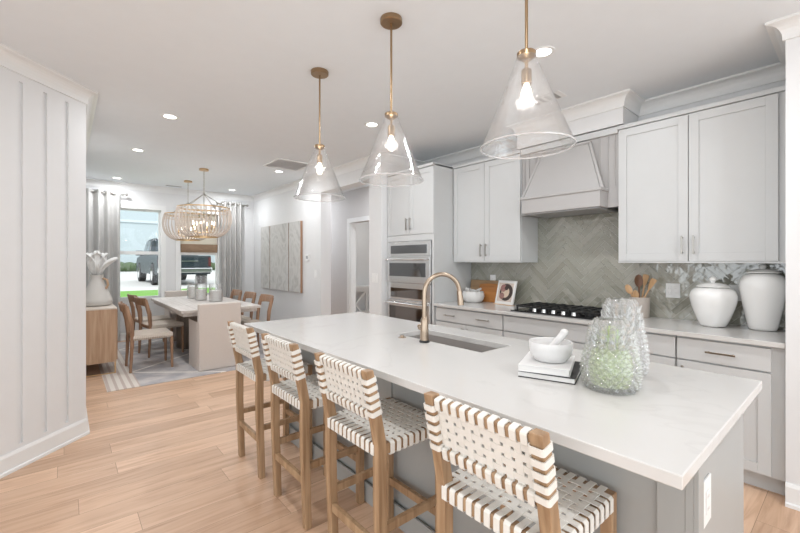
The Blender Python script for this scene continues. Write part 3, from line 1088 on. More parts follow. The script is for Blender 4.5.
XT_ = XW - 0.012
o = outlet('electrical_outlet', 'white double outlet on the tiles between the crock and the short jar', 'outlet', 0.100, 0.118, 2)
o.location = (XT_, 1.005, 1.144)
o = outlet('electrical_outlet', 'white outlet on the tiles partly hidden between the two ginger jars', 'outlet', 0.100, 0.118, 2)
o.location = (XT_, 0.60, 1.150)
o = outlet('electrical_outlet', 'small white outlet on the tiles above the cutting boards', 'outlet', 0.075, 0.12)
o.location = (XT_, 2.78, 1.165)
o = outlet('light_switch', 'white switch on the end of the wall beside the oven tower', 'switch', 0.118, 0.12, 2, True)
o.location = (XA, 4.08, 1.166)
o = outlet('light_switch', 'white switch on the dining wall near the hall opening', 'switch', 0.075, 0.12, 1, True)
o.location = (XA, 5.655, 1.178)
t = thing('thermostat', 'white square thermostat on the wall right of the canvases', 'thermostat', (XA, 5.92, 1.44))
MB().box((-0.02, -0.06, -0.055), (0, 0.06, 0.055)).build('housing', M_PLASTIC, t, 0.006)
MB().box((-0.022, -0.035, -0.02), (-0.02, 0.035, 0.03)).build('display', M_GREY, t)

# island worktop with sink opening
SX0, SX1, SY0, SY1 = 1.635, 1.895, 1.275, 1.955
b = MB()
A = (1.03, 0.256); B = (2.085, 3.03)
def ring_slab(bm, xs, ys, z0, z1):
    """slab with the centre cell of a 3x3 grid open, welded so no inner seams"""
    vt = {}
    for i, x in enumerate(xs):
        for j, y in enumerate(ys):
            for k, z in enumerate((z0, z1)):
                vt[i, j, k] = bm.verts.new((x, y, z))
    for i in range(3):
        for j in range(3):
            if (i, j) == (1, 1): continue
            for k in (0, 1):
                bm.faces.new([vt[i, j, k], vt[i + 1, j, k], vt[i + 1, j + 1, k], vt[i, j + 1, k]])
    def wall(p, q_):
        bm.faces.new([vt[p[0], p[1], 0], vt[q_[0], q_[1], 0], vt[q_[0], q_[1], 1], vt[p[0], p[1], 1]])
    for i in range(3):
        wall((i, 0), (i + 1, 0)); wall((i, 3), (i + 1, 3)); wall((0, i), (0, i + 1)); wall((3, i), (3, i + 1))
    wall((1, 1), (2, 1)); wall((1, 2), (2, 2)); wall((1, 1), (1, 2)); wall((2, 1), (2, 2))
ring_slab(b.bm, (A[0], SX0, SX1, B[0]), (A[1], SY0, SY1, B[1]), 0.881, 0.914)
tag(b.build('island_worktop', M_QUARTZ, None, 0.003), 'long white quartz worktop on the island with faint grey veins', 'countertop')
sk = thing('kitchen_sink', 'stainless undermount sink set in the island worktop', 'sink', (0, 0, 0))
b = MB()
e = 0.004
b.box((SX0 - e - 0.004, SY0 - 0.008, 0.68), (SX0 - e, SY1 + 0.008, 0.8805))
b.box((SX1 + e, SY0 - 0.008, 0.68), (SX1 + e + 0.004, SY1 + 0.008, 0.8805))
b.box((SX0 - e, SY0 - 0.008, 0.68), (SX1 + e, SY0 - 0.004, 0.8805))
b.box((SX0 - e, SY1 + 0.004, 0.68), (SX1 + e, SY1 + 0.008, 0.8805))
b.box((SX0 - e, SY0 - 0.004, 0.676), (SX1 + e, SY1 + 0.004, 0.68))
b.build('basin', M_SINK, sk)
MB().cyl((1.77, 1.60, 0.68), (1.77, 1.60, 0.683), 0.045, 24).build('drain', M_STEEL, sk)
# faucet
fx, fy = 1.592, 1.652
fa = thing('kitchen_faucet', 'champagne bronze gooseneck faucet beside the island sink', 'faucet', (fx, fy, 0.914), math.radians(-28))
MB().lathe([(0.030, 0), (0.030, 0.008), (0.027, 0.012)], 28).build('base_ring', M_BLACK, fa)
MB().lathe([(0.0255, 0.012), (0.0245, 0.05), (0.0225, 0.13), (0.0155, 0.145), (0.0, 0.146)], 28).build('faucet_body', M_CHAMP, fa)
pts = [(0, 0, 0.13), (0, 0, 0.2), (0, 0, 0.28)]
R_ = 0.108
for k in range(1, 17):
    a = PI - PI * k / 16 * 0.97
    pts.append((R_ + R_ * math.cos(a), 0, 0.285 + R_ * math.sin(a)))
MB().tube(pts, 0.0135, 16).build('gooseneck', M_CHAMP, fa)
e_ = Vector(pts[-1])
MB().tube([e_, e_ + Vector((0.002, 0, -0.02)), e_ + Vector((0.006, 0, -0.045)), e_ + Vector((0.009, 0, -0.085))], [0.0145, 0.016, 0.018, 0.019], 16).build('spray_head', M_CHAMP, fa)
b = MB()
b.cyl((0, 0.015, 0.075), (-0.012, 0.052, 0.078), 0.016, 16)
b.cyl((-0.012, 0.052, 0.078), (-0.015, 0.062, 0.088), 0.013, 14)
b.build('handle', M_CHAMP, fa)
b = MB().lathe([(0.024, 0), (0.024, 0.004), (0.013, 0.006), (0.012, 0.014), (0, 0.015)], 20, (1.582, 1.838, 0.914))
tag(b.build('sink_button', M_CHAMP), 'small bronze push button on the worktop left of the faucet', 'button')

# ------------------------------------------------------------ counter stools
def strap_loop(mb, base, u, v, w, width, path, th=0.0035):
    """closed loop strap: 2-D path in (u,v) about base, 'width' along w"""
    base, u, v, w = Vector(base), Vector(u), Vector(v), Vector(w)
    n = len(path)
    O, I = [], []
    for i in range(n):
        a = Vector(path[i - 1]); c = Vector(path[(i + 1) % n]); p = Vector(path[i])
        t = (c - a).normalized()
        nn = Vector((t.y, -t.x))
        O.append((p + nn * th * 0.5)); I.append((p - nn * th * 0.5))
    R = []
    for P in (O, I):
        for s in (-0.5, 0.5):
            R.append([mb.bm.verts.new(base + u * p.x + v * p.y + w * (s * width)) for p in P])
    o0, o1, i0, i1 = R
    for k in range(n):
        k2 = (k + 1) % n
        mb.bm.faces.new((o0[k], o0[k2], o1[k2], o1[k]))
        mb.bm.faces.new((i0[k], i1[k], i1[k2], i0[k2]))
        mb.bm.faces.new((o0[k], i0[k], i0[k2], o0[k2]))
        mb.bm.faces.new((o1[k], o1[k2], i1[k2], i1[k]))

def strap_open(mb, base, u, v, w, width, path, th=0.003):
    base, u, v, w = Vector(base), Vector(u), Vector(v), Vector(w)
    n = len(path)
    R = [[], [], [], []]
    for i in range(n):
        a = Vector(path[max(i - 1, 0)]); c = Vector(path[min(i + 1, n - 1)]); p = Vector(path[i])
        t = (c - a).normalized(); nn = Vector((t.y, -t.x))
        for k, (sg, sd) in enumerate(((1, -0.5), (1, 0.5), (-1, 0.5), (-1, -0.5))):
            q_ = p + nn * th * 0.5 * sg
            R[k].append(mb.bm.verts.new(base + u * q_.x + v * q_.y + w * (sd * width)))
    for i in range(n - 1):
        for k in range(4):
            k2 = (k + 1) % 4
            mb.bm.faces.new((R[k][i], R[k][i + 1], R[k2][i + 1], R[k2][i]))
    mb.bm.faces.new([R[k][0] for k in range(4)]); mb.bm.faces.new([R[k][-1] for k in (3, 2, 1, 0)])

SW = 0.41      # overall width
def make_stool():
    t = thing('counter_stool', 'x', 'stool')
    hw = SW / 2
    lg = 0.037
    zs = 0.666
    xf = 0.385        # front of seat
    # rear legs: vertical then raked
    for s in (-1, 1):
        y = s * (hw - lg / 2)
        b = MB()
        secs = [(0.015, 0.0, 0.036), (0.0, 0.42, 0.042), (0.0, 0.66, 0.044), (-0.035, 0.84, 0.040), (-0.062, 0.965, 0.036)]
        rings = []
        for (x, z, w) in secs:
            rings.append([b.bm.verts.new((x - w / 2 + 0.02, y - lg / 2, z)), b.bm.verts.new((x + w / 2 + 0.02, y - lg / 2, z)),
                          b.bm.verts.new((x + w / 2 + 0.02, y + lg / 2, z)), b.bm.verts.new((x - w / 2 + 0.02, y + lg / 2, z))])
        for i in range(len(rings) - 1):
            for k in range(4):
                b.bm.faces.new((rings[i][k], rings[i][(k + 1) % 4], rings[i + 1][(k + 1) % 4], rings[i + 1][k]))
        b.bm.faces.new(rings[0]); b.bm.faces.new(rings[-1])
        b.build('leg', M_TEAK, t, 0.003)
    for s in (-1, 1):
        y = s * (hw - lg / 2)
        MB().box((xf - lg, y - lg / 2, 0), (xf, y + lg / 2, zs - 0.003)).build('leg', M_TEAK, t, 0.003)
    # seat frame
    b = MB()
    b.box((0.0, -hw + 0.006, zs - 0.047), (0.035, hw - 0.006, zs - 0.006))
    b.box((xf - 0.036, -hw + lg, zs - 0.047), (xf - 0.002, hw - lg, zs - 0.006))
    for s in (-1, 1):
        b.box((0.04, s * (hw - 0.004), zs - 0.047), (xf - lg, s * (hw - 0.034), zs - 0.006))
    b.build('seat_frame', M_TEAK, t, 0.003)
    # stretchers
    for s in (-1, 1):
        y = s * (hw - lg / 2)
        MB().box((0.04, y - 0.011, 0.30), (xf - lg + 0.002, y + 0.011, 0.335)).build('stretcher', M_TEAK, t, 0.002)
    MB().box((0.012, -hw + lg, 0.225), (0.034, hw - lg, 0.262)).build('stretcher', M_TEAK, t, 0.002)
    MB().box((xf - 0.031, -hw + lg, 0.225), (xf - 0.009, hw - lg, 0.262)).build('stretcher', M_TEAK, t, 0.002)
    # woven seat
    pw, sw = 0.0335, 0.0205
    ny = 11
    ys = [(i - (ny - 1) / 2) * pw for i in range(ny)]
    nx = 9
    xc = (0.02 + xf) / 2
    xs = [xc + (i - (nx - 1) / 2) * pw for i in range(nx)]
    b = MB()
    def seat_path(lo, hi, cr, ph):
        h_ = 0.0245
        p = [(lo + 0.03, -h_), (lo + 0.004, -h_), (lo, -h_ + 0.004), (lo, h_ - 0.006), (lo + 0.006, h_)]
        p += [(c, h_ + (0.0016 if (k + ph) % 2 else -0.0016)) for k, c in enumerate(cr)]
        return p + [(hi - 0.006, h_), (hi, h_ - 0.006), (hi, -h_ + 0.004), (hi - 0.004, -h_), (hi - 0.03, -h_)]
    for i, y in enumerate(ys):       # straps running front to back
        strap_open(b, (0, y, zs - 0.026), (1, 0, 0), (0, 0, 1), (0, 1, 0), sw, seat_path(-0.003, xf + 0.003, xs, i % 2))
    for j, x in enumerate(xs):
        strap_open(b, (x, 0, zs - 0.026), (0, 1, 0), (0, 0, 1), (1, 0, 0), sw, seat_path(-hw - 0.003, hw + 0.003, ys, (j + 1) % 2))
    b.build('woven_seat', M_STRAP, t)
    # back: tilt frame
    def bp(z):   # x of the post centre line at height z
        if z < 0.84: return 0.02 - 0.035 * (z - 0.66) / 0.18
        return 0.02 - 0.035 - 0.027 * (z - 0.84) / 0.125
    z0, z1 = 0.757, 0.958
    P0 = Vector((bp(z0), 0, z0)); P1 = Vector((bp(z1), 0, z1))
    U = (P1 - P0).normalized()
    Nn = Vector((U.z, 0, -U.x))
    H = (P1 - P0).length
    for c in (0.019, H - 0.019):
        m_ = P0 + U * c
        MB().bar(m_ + Vector((0, -hw + lg, 0)), m_ + Vector((0, hw - lg, 0)), 0.024, 0.032, up=U).build('back_rail', M_TEAK, t, 0.003)
    b = MB()
    yn = 10
    yb = [(i - (yn - 1) / 2) * 0.0335 for i in range(yn)]
    def box_path(lo, hi, h, q=0.006):
        return [(lo, h - q), (lo + q * .3, h - q * .3), (lo + q, h), (hi - q, h), (hi - q * .3, h - q * .3), (hi, h - q),
                (hi, -h + q), (hi - q * .3, -h + q * .3), (hi - q, -h), (lo + q, -h), (lo + q * .3, -h + q * .3), (lo, -h + q)]
    for (lo, hi) in ((0.0, 0.038), (H - 0.038, H)):      # wraps round the two rails
        for y in yb:
            strap_loop(b, P0 + Vector((0, y, 0)), U, Nn, (0, 1, 0), 0.0195, box_path(lo, hi, 0.0155))
    zc = [H - 0.033 - k * 0.0335 for k in range(5)]
    for s_ in (-1, 1):                                   # wraps round the posts
        for c in zc:
            if c < 0.01: continue
            a_, c_ = sorted((s_ * (hw + 0.002), s_ * (hw - lg - 0.003)))
            strap_loop(b, P0 + U * c, (0, 1, 0), Nn, U, 0.0195, box_path(a_, c_, 0.0235))
    pc = [H / 2 + (k - 1.5) * 0.0315 for k in range(4)]
    def flat_path(lo, hi, cr, ph):
        top = [(c, (1 if (k + ph) % 2 else -1) * 0.0010) for k, c in enumerate(cr)]
        top = [(lo, 0.0)] + top + [(hi, 0.0)]
        return [(a, z + 0.0012) for a, z in top] + [(a, z - 0.0012) for a, z in reversed(top)]
    for k, y in enumerate(yb):                           # flat panel between them
        strap_loop(b, P0 + Vector((0, y, 0)), U, Nn, (0, 1, 0), 0.0225, flat_path(0.034, H - 0.034, pc, k % 2), 0.001)
    for k, c in enumerate(pc):
        strap_loop(b, P0 + U * c, (0, 1, 0), Nn, U, 0.0205, flat_path(-hw + lg, hw - lg, yb, (k + 1) % 2), 0.001)
    b.build('woven_back', M_STRAP, t)
    return t
st = make_stool()
ST = [((0.930, 0.703, 0), 'woven counter stool nearest the camera at the island corner'),
      ((0.928, 1.424, 0), 'woven counter stool second from the front, with seat under the worktop'),
      ((0.925, 2.058, 0), 'woven counter stool third from the front, before the one beside the dining area'),
      ((0.925, 2.68, 0), 'woven counter stool farthest from the camera, next to the dining area')]
for i, (loc, lb) in enumerate(ST):
    if i == 0:
        st.location = loc; st['label'] = lb; st['group'] = 'counter stools along the island'
    else:
        dup(st, loc, 0, lb, 'counter stools along the island')

# ------------------------------------------------------------ pendants over the island
def make_pendant():
    t = thing('pendant_lamp', 'x', 'pendant lamp')
    MB().lathe([(0.0, 0), (0.060, 0), (0.062, -0.004), (0.062, -0.024), (0.058, -0.028), (0.0, -0.028)], 32).build('canopy', M_BRASS, t)
    MB().cyl((0, 0, -0.028), (0, 0, -0.535), 0.0062, 14).build('rod', M_BRASS, t)
    b = MB()
    b.lathe([(0, -0.53), (0.034, -0.53), (0.037, -0.534), (0.037, -0.548), (0.030, -0.552), (0.018, -0.562), (0, -0.562)], 28)
    b.build('cap', M_BRASS, t)
    b = MB()
    b.cyl((0, 0, -0.56), (0, 0, -0.60), 0.007, 12)
    b.lathe([(0, -0.60), (0.018, -0.60), (0.020, -0.604), (0.020, -0.655), (0, -0.655)], 24)
    b.build('socket', M_BRASS, t)
    MB().lathe([(0.010, -0.655), (0.013, -0.668), (0.019, -0.682), (0.0215, -0.702), (0.019, -0.724), (0.011, -0.738), (0, -0.742)], 20).build('bulb', M_BULB, t)
    prof = [(0.031, -0.535), (0.038, -0.55), (0.045, -0.575), (0.178, -0.905), (0.183, -0.912), (0.178, -0.905), (0.0425, -0.575), (0.0355, -0.55)]
    b = MB()
    b.lathe(prof[:4], 56, caps=False)
    b.lathe([(0.175, -0.905), (0.042, -0.575)], 56, caps=False)
    sh = b.build('glass_shade', M_GLASS, t)
    MB().tube([(0.1785 * math.cos(2 * PI * k / 64), 0.1785 * math.sin(2 * PI * k / 64), -0.906) for k in range(64)], 0.0034, 8, True).build('glass_rim', M_GRIM, sh)
    lamp(t, (0, 0, -0.72), 1.2, 0.03, (1, 0.95, 0.92), 'POINT', 'bulb_light')
    return t
pd = make_pendant()
PP = [((1.395, 0.865, CH), 'brass and clear glass cone pendant nearest the camera'),
      ((1.395, 1.715, CH), 'clear glass cone pendant in the middle of the row over the island'),
      ((1.390, 2.52, CH), 'clear glass cone pendant farthest away, at the dining end of the island')]
for i, (loc, lb) in enumerate(PP):
    if i == 0:
        pd.location = loc; pd['label'] = lb; pd['group'] = 'glass pendants over the island'
    else:
        dup(pd, loc, 0, lb, 'glass pendants over the island')

# ------------------------------------------------------------ things on the island
# books (long axis turned 18 degrees)
def book(name, label, loc, rz, l, w, h, spine_dark):
    t = thing(name, label, 'book', loc, rz)
    MB().box((-l / 2 + 0.004, -w / 2 + 0.004, 0.003), (l / 2 - 0.003, w / 2 - 0.003, h - 0.003)).build('pages', M_PAPER, t)
    b = MB()
    b.box((-l / 2, -w / 2, 0), (l / 2, w / 2, 0.003))
    b.box((-l / 2, -w / 2, h - 0.003), (l / 2, w / 2, h))
    b.build('cover', M_BLACK if spine_dark else M_BOOKC, t)
    MB().box((-l / 2, w / 2 - 0.003, 0.003), (l / 2, w / 2, h - 0.003)).build('spine', M_BOOKC, t)
    return t
book('book', 'large white book with black cover edges, bottom one under the marble mortar', (1.578, 0.855, 0.914), math.radians(18.5), 0.285, 0.215, 0.024, True)
t2 = book('book', 'white book lying on top of the other, directly under the mortar', (1.566, 0.870, 0.938), math.radians(22), 0.265, 0.195, 0.026, False)
mo = thing('mortar', 'white marble mortar bowl standing on the stacked books', 'mortar', (1.568, 0.858, 0.964))
MB().lathe([(0.0, 0), (0.055, 0), (0.066, 0.006), (0.082, 0.03), (0.087, 0.055), (0.088, 0.078), (0.086, 0.082), (0.080, 0.080), (0.077, 0.055), (0.06, 0.025), (0.03, 0.014), (0, 0.012)], 48).build('bowl', M_MARBLE, mo)
b = MB()
b.tube([(1.557, 0.872, 0.997), (1.568, 0.858, 1.015), (1.590, 0.832, 1.055), (1.604, 0.816, 1.083)], [0.019, 0.014, 0.0145, 0.0155], 16)
b.sphere((1.604, 0.816, 1.083), 0.0165)
b.sphere((1.557, 0.872, 0.998), 0.0195)
tag(b.build('pestle', M_MARBLE), 'white marble pestle leaning in the mortar bowl', 'pestle')

# pressed-glass pineapple jars
def pineapple(loc, h, r, label, fill):
    t = thing('pineapple_jar', label, 'glass jar', loc)
    nb = 18
    nr = 12
    hb = h * 0.66
    def rad(u):
        return r * (0.80 + 0.20 * math.sin(PI * min(1, u * 1.05))) if u < 0.55 else r * (1.0 - 0.42 * ((u - 0.55) / 0.45) ** 1.5)
    def R2(u):
        return r * (0.70 + 0.30 * math.sin(PI * (0.08 + 0.80 * u)) ** 0.8) * (1 - 0.22 * u)
    bm = MB()
    N_ = 144; M_ = 72
    prof = [(R2(i / M_), hb * i / M_) for i in range(M_ + 1)]
    def fn(rr, z, a, i):
        v = i / M_ * nr
        w = a / (2 * PI) * nb
        p = math.cos(PI * (w + v * 0.5) * 2) + math.cos(PI * (w - v * 0.5) * 2)
        return rr + 0.0048 * p * (1 if 1 < i < M_ - 1 else 0)
    bm.lathe([(0, 0)] + prof, N_, fn=lambda rr, z, a, i: (fn(rr, z, a, i - 1) if i > 0 else 0), caps=False)
    # smooth inner wall
    bm.lathe([(0, 0.008)] + [(R2(i / 12) - 0.010, max(0.008, hb * i / 12)) for i in range(13)], 40, caps=False)
    bm.build('jar_body', M_JAR, t)
    lv = MB()
    for ring in range(4):
        z0 = hb * 0.88 + ring * h * 0.082
        rr = R2(1) * (1.0 - 0.10 * ring)
        n = 14 - ring
        ll = h * 0.115
        for k in range(n):
            a = 2 * PI * (k + 0.5 * (ring % 2)) / n
            c, s = math.cos(a), math.sin(a)
            out = 0.012 + 0.004 * ring if ring < 3 else 0.002
            pts = [(rr * c, rr * s, z0), ((rr + 0.006) * c, (rr + 0.006) * s, z0 + ll * 0.5), ((rr + out) * c, (rr + out) * s, z0 + ll)]
            lv.tube(pts, [0.013, 0.012, 0.0015], 7)
    lv.lathe([(R2(1) - 0.002, hb), (R2(1) * 0.85, hb + h * 0.2), (R2(1) * 0.66, hb + h * 0.27), (0.0, hb + h * 0.285)], 36, caps=False)
    lv.build('crown_leaves', M_JAR, t)
    if fill:
        mb = MB()
        mb.lathe([(0, 0.015)] + [((R2(i / 12) - 0.022), 0.015 + (hb - 0.02) * i / 12) for i in range(11)] + [(R2(0.9) * 0.55, hb * 0.93), (0, hb * 0.95)], 36, caps=False)
        mb.sphere((0, 0, hb * 1.05), R2(1) * 0.5, (1, 1, 1.2))
        mb.build('green_filling', M_GREENFILL, t)  # green core that shows through the clear glass as a tint
    return t
pineapple((1.540, 0.607, 0.914), 0.275, 0.106, 'front glass pineapple jar with green tint, standing by the books', True)
pineapple((1.772, 0.655, 0.914), 0.335, 0.104, 'taller clear glass pineapple jar behind the green-tinted one', False)

# ------------------------------------------------------------ things on the wall counter
def ginger(label, loc, prof, lid, knob):
    t = thing('ginger_jar', label, 'jar', loc)
    MB().lathe(prof, 48).build('jar_body', M_CER, t, subsurf=1)
    l = MB().lathe(lid, 40).build('lid', M_CER, t)
    MB().lathe(knob, 20).build('knob', M_CER, l)
    return t
ginger('short wide white ceramic ginger jar on the right of the counter', (3.565, 0.702, 0.914),
       [(0, 0), (0.070, 0), (0.077, 0.008), (0.103, 0.07), (0.128, 0.145), (0.139, 0.20), (0.138, 0.232), (0.124, 0.262), (0.095, 0.284), (0, 0.286)],
       [(0.098, 0.284), (0.100, 0.290), (0.078, 0.303), (0.04, 0.313), (0, 0.316)],
       [(0.012, 0.312), (0.011, 0.320), (0.020, 0.332), (0.022, 0.344), (0.014, 0.356), (0.004, 0.363), (0, 0.364)])
ginger('tall white ceramic ginger jar at the right end of the counter', (3.63, 0.444, 0.914),
       [(0, 0), (0.070, 0), (0.076, 0.008), (0.092, 0.09), (0.113, 0.20), (0.125, 0.28), (0.125, 0.32), (0.114, 0.36), (0.086, 0.390), (0, 0.392)],
       [(0.088, 0.390), (0.090, 0.395), (0.070, 0.407), (0.035, 0.415), (0, 0.417)],
       [(0.013, 0.415), (0.017, 0.423), (0.021, 0.434), (0.017, 0.444), (0.008, 0.450), (0, 0.451)])
cr = thing('utensil_crock', 'veined beige crock holding wooden utensils by the backsplash', 'crock', (3.675, 1.215, 0.914))
MB().lathe([(0, 0), (0.066, 0), (0.070, 0.004), (0.076, 0.165), (0.074, 0.17), (0.070, 0.167), (0.066, 0.02), (0, 0.015)], 36).build('crock_body', M_CROCK, cr)
def utensil(label, foot, top, kind, m, nm, size=1.0):
    f, t = Vector(foot), Vector(top)
    d = (t - f).normalized()
    b = MB()
    b.tube([f, f.lerp(t, 0.72)], [0.006, 0.0065], 10)
    c = f.lerp(t, 0.86)
    side = Vector((-0.65, 0.76, 0)).cross(d).normalized() if False else Vector((-0.65, 0.76, 0))
    side = (side - d * side.dot(d)).normalized()
    nn = d.cross(side)
    L_ = (t - f).length
    n = 14
    A_, B_ = [], []
    for k in range(n):
        a = 2 * PI * k / n
        if kind == 'spoon':
            w_, l_ = 0.026 * size, 0.042 * size
            x, y = w_ * math.sin(a), l_ * math.cos(a)
        else:
            sq = lambda v: math.copysign(abs(v) ** 0.5, v)
            y = 0.045 * size * sq(math.cos(a)); x = (0.017 + 0.008 * (y / 0.045)) * size * sq(math.sin(a))
        p = c + side * x + d * y
        A_.append(b.bm.verts.new(p + nn * 0.004)); B_.append(b.bm.verts.new(p - nn * 0.004))
    ca = b.bm.verts.new(c + nn * (0.0 if kind == 'spoon' else 0.004)); cb = b.bm.verts.new(c - nn * (0.010 if kind == 'spoon' else 0.004))
    for k in range(n):
        k2 = (k + 1) % n
        b.bm.faces.new((A_[k], A_[k2], ca)); b.bm.faces.new((B_[k2], B_[k], cb)); b.bm.faces.new((A_[k], B_[k], B_[k2], A_[k2]))
    tag(b.build(nm, m), label, 'utensil')
cx, cy = 3.675, 1.215
utensil('dark brown wooden spoon in the middle of the crock', (cx + .01, cy, 0.94), (cx - 0.01, cy + 0.005, 1.265), 'spoon', M_SPOON2, 'wooden_spoon', 1.25)
utensil('light wooden spatula leaning right in the crock', (cx - .02, cy + 0.02, 0.94), (cx + 0.02, cy - 0.10, 1.235), 'spat', M_SPOON1, 'wooden_spatula', 1.1)
utensil('light wooden spoon leaning left in the crock', (cx - .02, cy - 0.02, 0.94), (cx - 0.04, cy + 0.085, 1.18), 'spoon', M_SPOON1, 'wooden_spoon')
utensil('short light wooden spoon at the front of the crock', (cx + .02, cy + 0.0, 0.94), (cx - 0.075, cy + 0.01, 1.135), 'spoon', M_SPOON1, 'wooden_spoon', 0.9)
utensil('tall light wooden spatula at the back of the crock', (cx - .01, cy, 0.94), (cx + 0.06, cy - 0.03, 1.27), 'spat', M_SPOON1, 'wooden_spatula', 1.1)

# cookbook on small stand, tilted back
fr = thing('cookbook', 'white-bordered cookbook with a food photo propped on the counter', 'book', (3.60, 2.515, 0.914), math.radians(-10))
rt = Matrix.Rotation(math.radians(14), 3, 'Y')
MB().box((0, -0.13, 0.0045), (0.018, 0.13, 0.268), rt).build('cover', M_PAPER, fr, 0.002)
pic = MB()
pic.box((-0.0012, -0.105, 0.035), (0, 0.105, 0.238), rt)
pic.build('cover_photo', mat('photo_ground', (0.62, 0.52, 0.45), 0.4, var=0.2, vscale=20), fr)
def disc(cy_, cz_, r0, x, m, nm):
    b = MB()
    ps = []
    for k in range(20):
        a = 2 * PI * k / 20
        ps.append((cy_ + r0 * math.cos(a), cz_ + r0 * math.sin(a)))
    A_ = [b.bm.verts.new(rt @ Vector((x, p[0], p[1]))) for p in ps]
    B_ = [b.bm.verts.new(rt @ Vector((x + 0.0004, p[0], p[1]))) for p in ps]
    b.bm.faces.new(A_); b.bm.faces.new(list(reversed(B_)))
    for k in range(20): b.bm.faces.new((A_[k], B_[k], B_[(k + 1) % 20], A_[(k + 1) % 20]))
    b.build(nm, m, fr)
M_PD = mat('photo_dark', (0.05, 0.03, 0.025), 0.4, var=0.4, vscale=40)
M_PF = mat('photo_food', (0.30, 0.15, 0.13), 0.4, var=0.6, vscale=45)
M_PL = mat('photo_plate', (0.66, 0.52, 0.40), 0.4, var=0.2, vscale=30)
disc(-0.012, 0.137, 0.094, -0.0017, M_PD, 'printed_dish')
disc(-0.002, 0.135, 0.058, -0.0022, M_PL, 'printed_dish')
disc(0.034, 0.180, 0.042, -0.0027, M_PF, 'printed_dish')
disc(0.042, 0.095, 0.036, -0.0027, M_PF, 'printed_dish')
disc(-0.012, 0.185, 0.026, -0.0031, M_PD, 'printed_dish')
MB().box((-0.02, -0.13, 0.0), (0.03, 0.13, 0.004)).build('stand', M_SPOON1, fr)

bo = thing('ceramic_bowl', 'white ribbed ceramic bowl in the counter corner by the oven tower', 'bowl', (3.56, 2.89, 0.914))
MB().lathe([(0, 0), (0.075, 0), (0.085, 0.004), (0.112, 0.03), (0.122, 0.065), (0.120, 0.10), (0.112, 0.125), (0.106, 0.125), (0.112, 0.095), (0.112, 0.06), (0.09, 0.02), (0, 0.014)], 60,
           fn=lambda r, z, a, i: r + (0.002 * math.cos(14 * a) if 1 < i < 8 else 0)).build('bowl_body', M_MATTECER, bo)
def clump(loc, rr, label, seed):
    rd = random.Random(seed)
    b = MB()
    for k in range(11):
        a = rd.uniform(0, 2 * PI); l = rd.uniform(0.4, 1.0)
        b.tube([(0, 0, 0), (rr * .45 * math.cos(a), rr * .45 * math.sin(a), rr * 0.7 * l), (rr * math.cos(a), rr * math.sin(a), rr * l)], [0.012, 0.010, 0.005], 7)
    b.sphere((0, 0, 0), rr * 0.55, (1, 1, .8), 10)
    o = b.build('coral_ornament', M_MATTECER, None, loc=loc)
    tag(o, label, 'ornament')
clump((3.53, 2.93, 1.027), 0.050, 'white coral-like ornament at the left in the ribbed bowl', 1)
clump((3.58, 2.85, 1.027), 0.050, 'white coral-like ornament at the right in the ribbed bowl', 2)
# boards leaning on the backsplash
b = MB()
rt2 = Matrix.Rotation(math.radians(7), 3, 'Y')
b.box((0, -0.20, 0), (0.018, 0.20, 0.25), rt2)
t = thing('cutting_board', 'tan wooden cutting board leaning against the tiles behind the orange one', 'cutting board', (3.722, 2.885, 0.914))
b.build('board', M_BOARD1, t, 0.012, 3)
b = MB()
b.prism([(y, z) for y, z in [(-0.155, 0), (0.155, 0), (0.165, 0.03), (0.165, 0.17), (0.15, 0.205), (0.03, 0.215), (-0.03, 0.215), (-0.15, 0.205), (-0.165, 0.17), (-0.165, 0.03)]], 'x', 0, 0.018)
for v in b.bm.verts: v.co = rt2 @ v.co
t = thing('cutting_board', 'orange-brown wooden cutting board leaning between the bowl and cookbook', 'cutting board', (3.695, 2.765, 0.914))
b.build('board', M_BOARD2, t, 0.004)

# ------------------------------------------------------------ recessed lights and vents
def can(x, y, label, power=CAN_POWER):
    t = thing('recessed_light', label, 'ceiling light', (x, y, CH), 0, 'recessed ceiling lights')
    MB().lathe([(0.052, 0), (0.052, -0.003), (0.072, -0.006), (0.076, -0.003), (0.076, 0)], 32, caps=False).build('trim_ring', M_TRIM, t)
    MB().lathe([(0, -0.002), (0.052, -0.002), (0.052, 0), (0, 0)], 28).build('lens', M_CAN, t)
    l = lamp(t, (0, 0, -0.012), power, 0.10, (0.94, 0.97, 1.0))
    return t
can(0.754, 4.221, 'recessed ceiling light just past the angled wall corner, the left front one')
can(0.683, 5.748, 'recessed ceiling light above the sideboard end of the dining room')
can(0.652, 7.91, 'recessed ceiling light above the left curtain')
can(2.476, 5.743, 'recessed ceiling light just beyond the square ceiling grille')
can(2.437, 7.822, 'recessed ceiling light above the right curtain')
can(2.328, 3.166, 'recessed ceiling light between the middle and far pendants')
can(2.367, 1.347, 'recessed ceiling light behind the nearest pendant rod')
can(0.40, 1.9, 'recessed ceiling light behind the row of stools')
can(0.40, 0.2, 'recessed ceiling light above the camera side of the kitchen')
can(2.35, -0.5, 'recessed ceiling light in front of the plain column')
hl = thing('recessed_light', 'added unseen ceiling light at the near end of the side hall', 'ceiling light', (3.72, 5.2, CH))  # unseen lamp added to light the hall
MB().lathe([(0, -0.002), (0.052, -0.002), (0.07, -0.005), (0.07, 0), (0, 0)], 28).build('lens', M_CAN, hl)
lamp(hl, (0, 0, -0.012), 9, 0.1, (0.93, 0.96, 1.0))

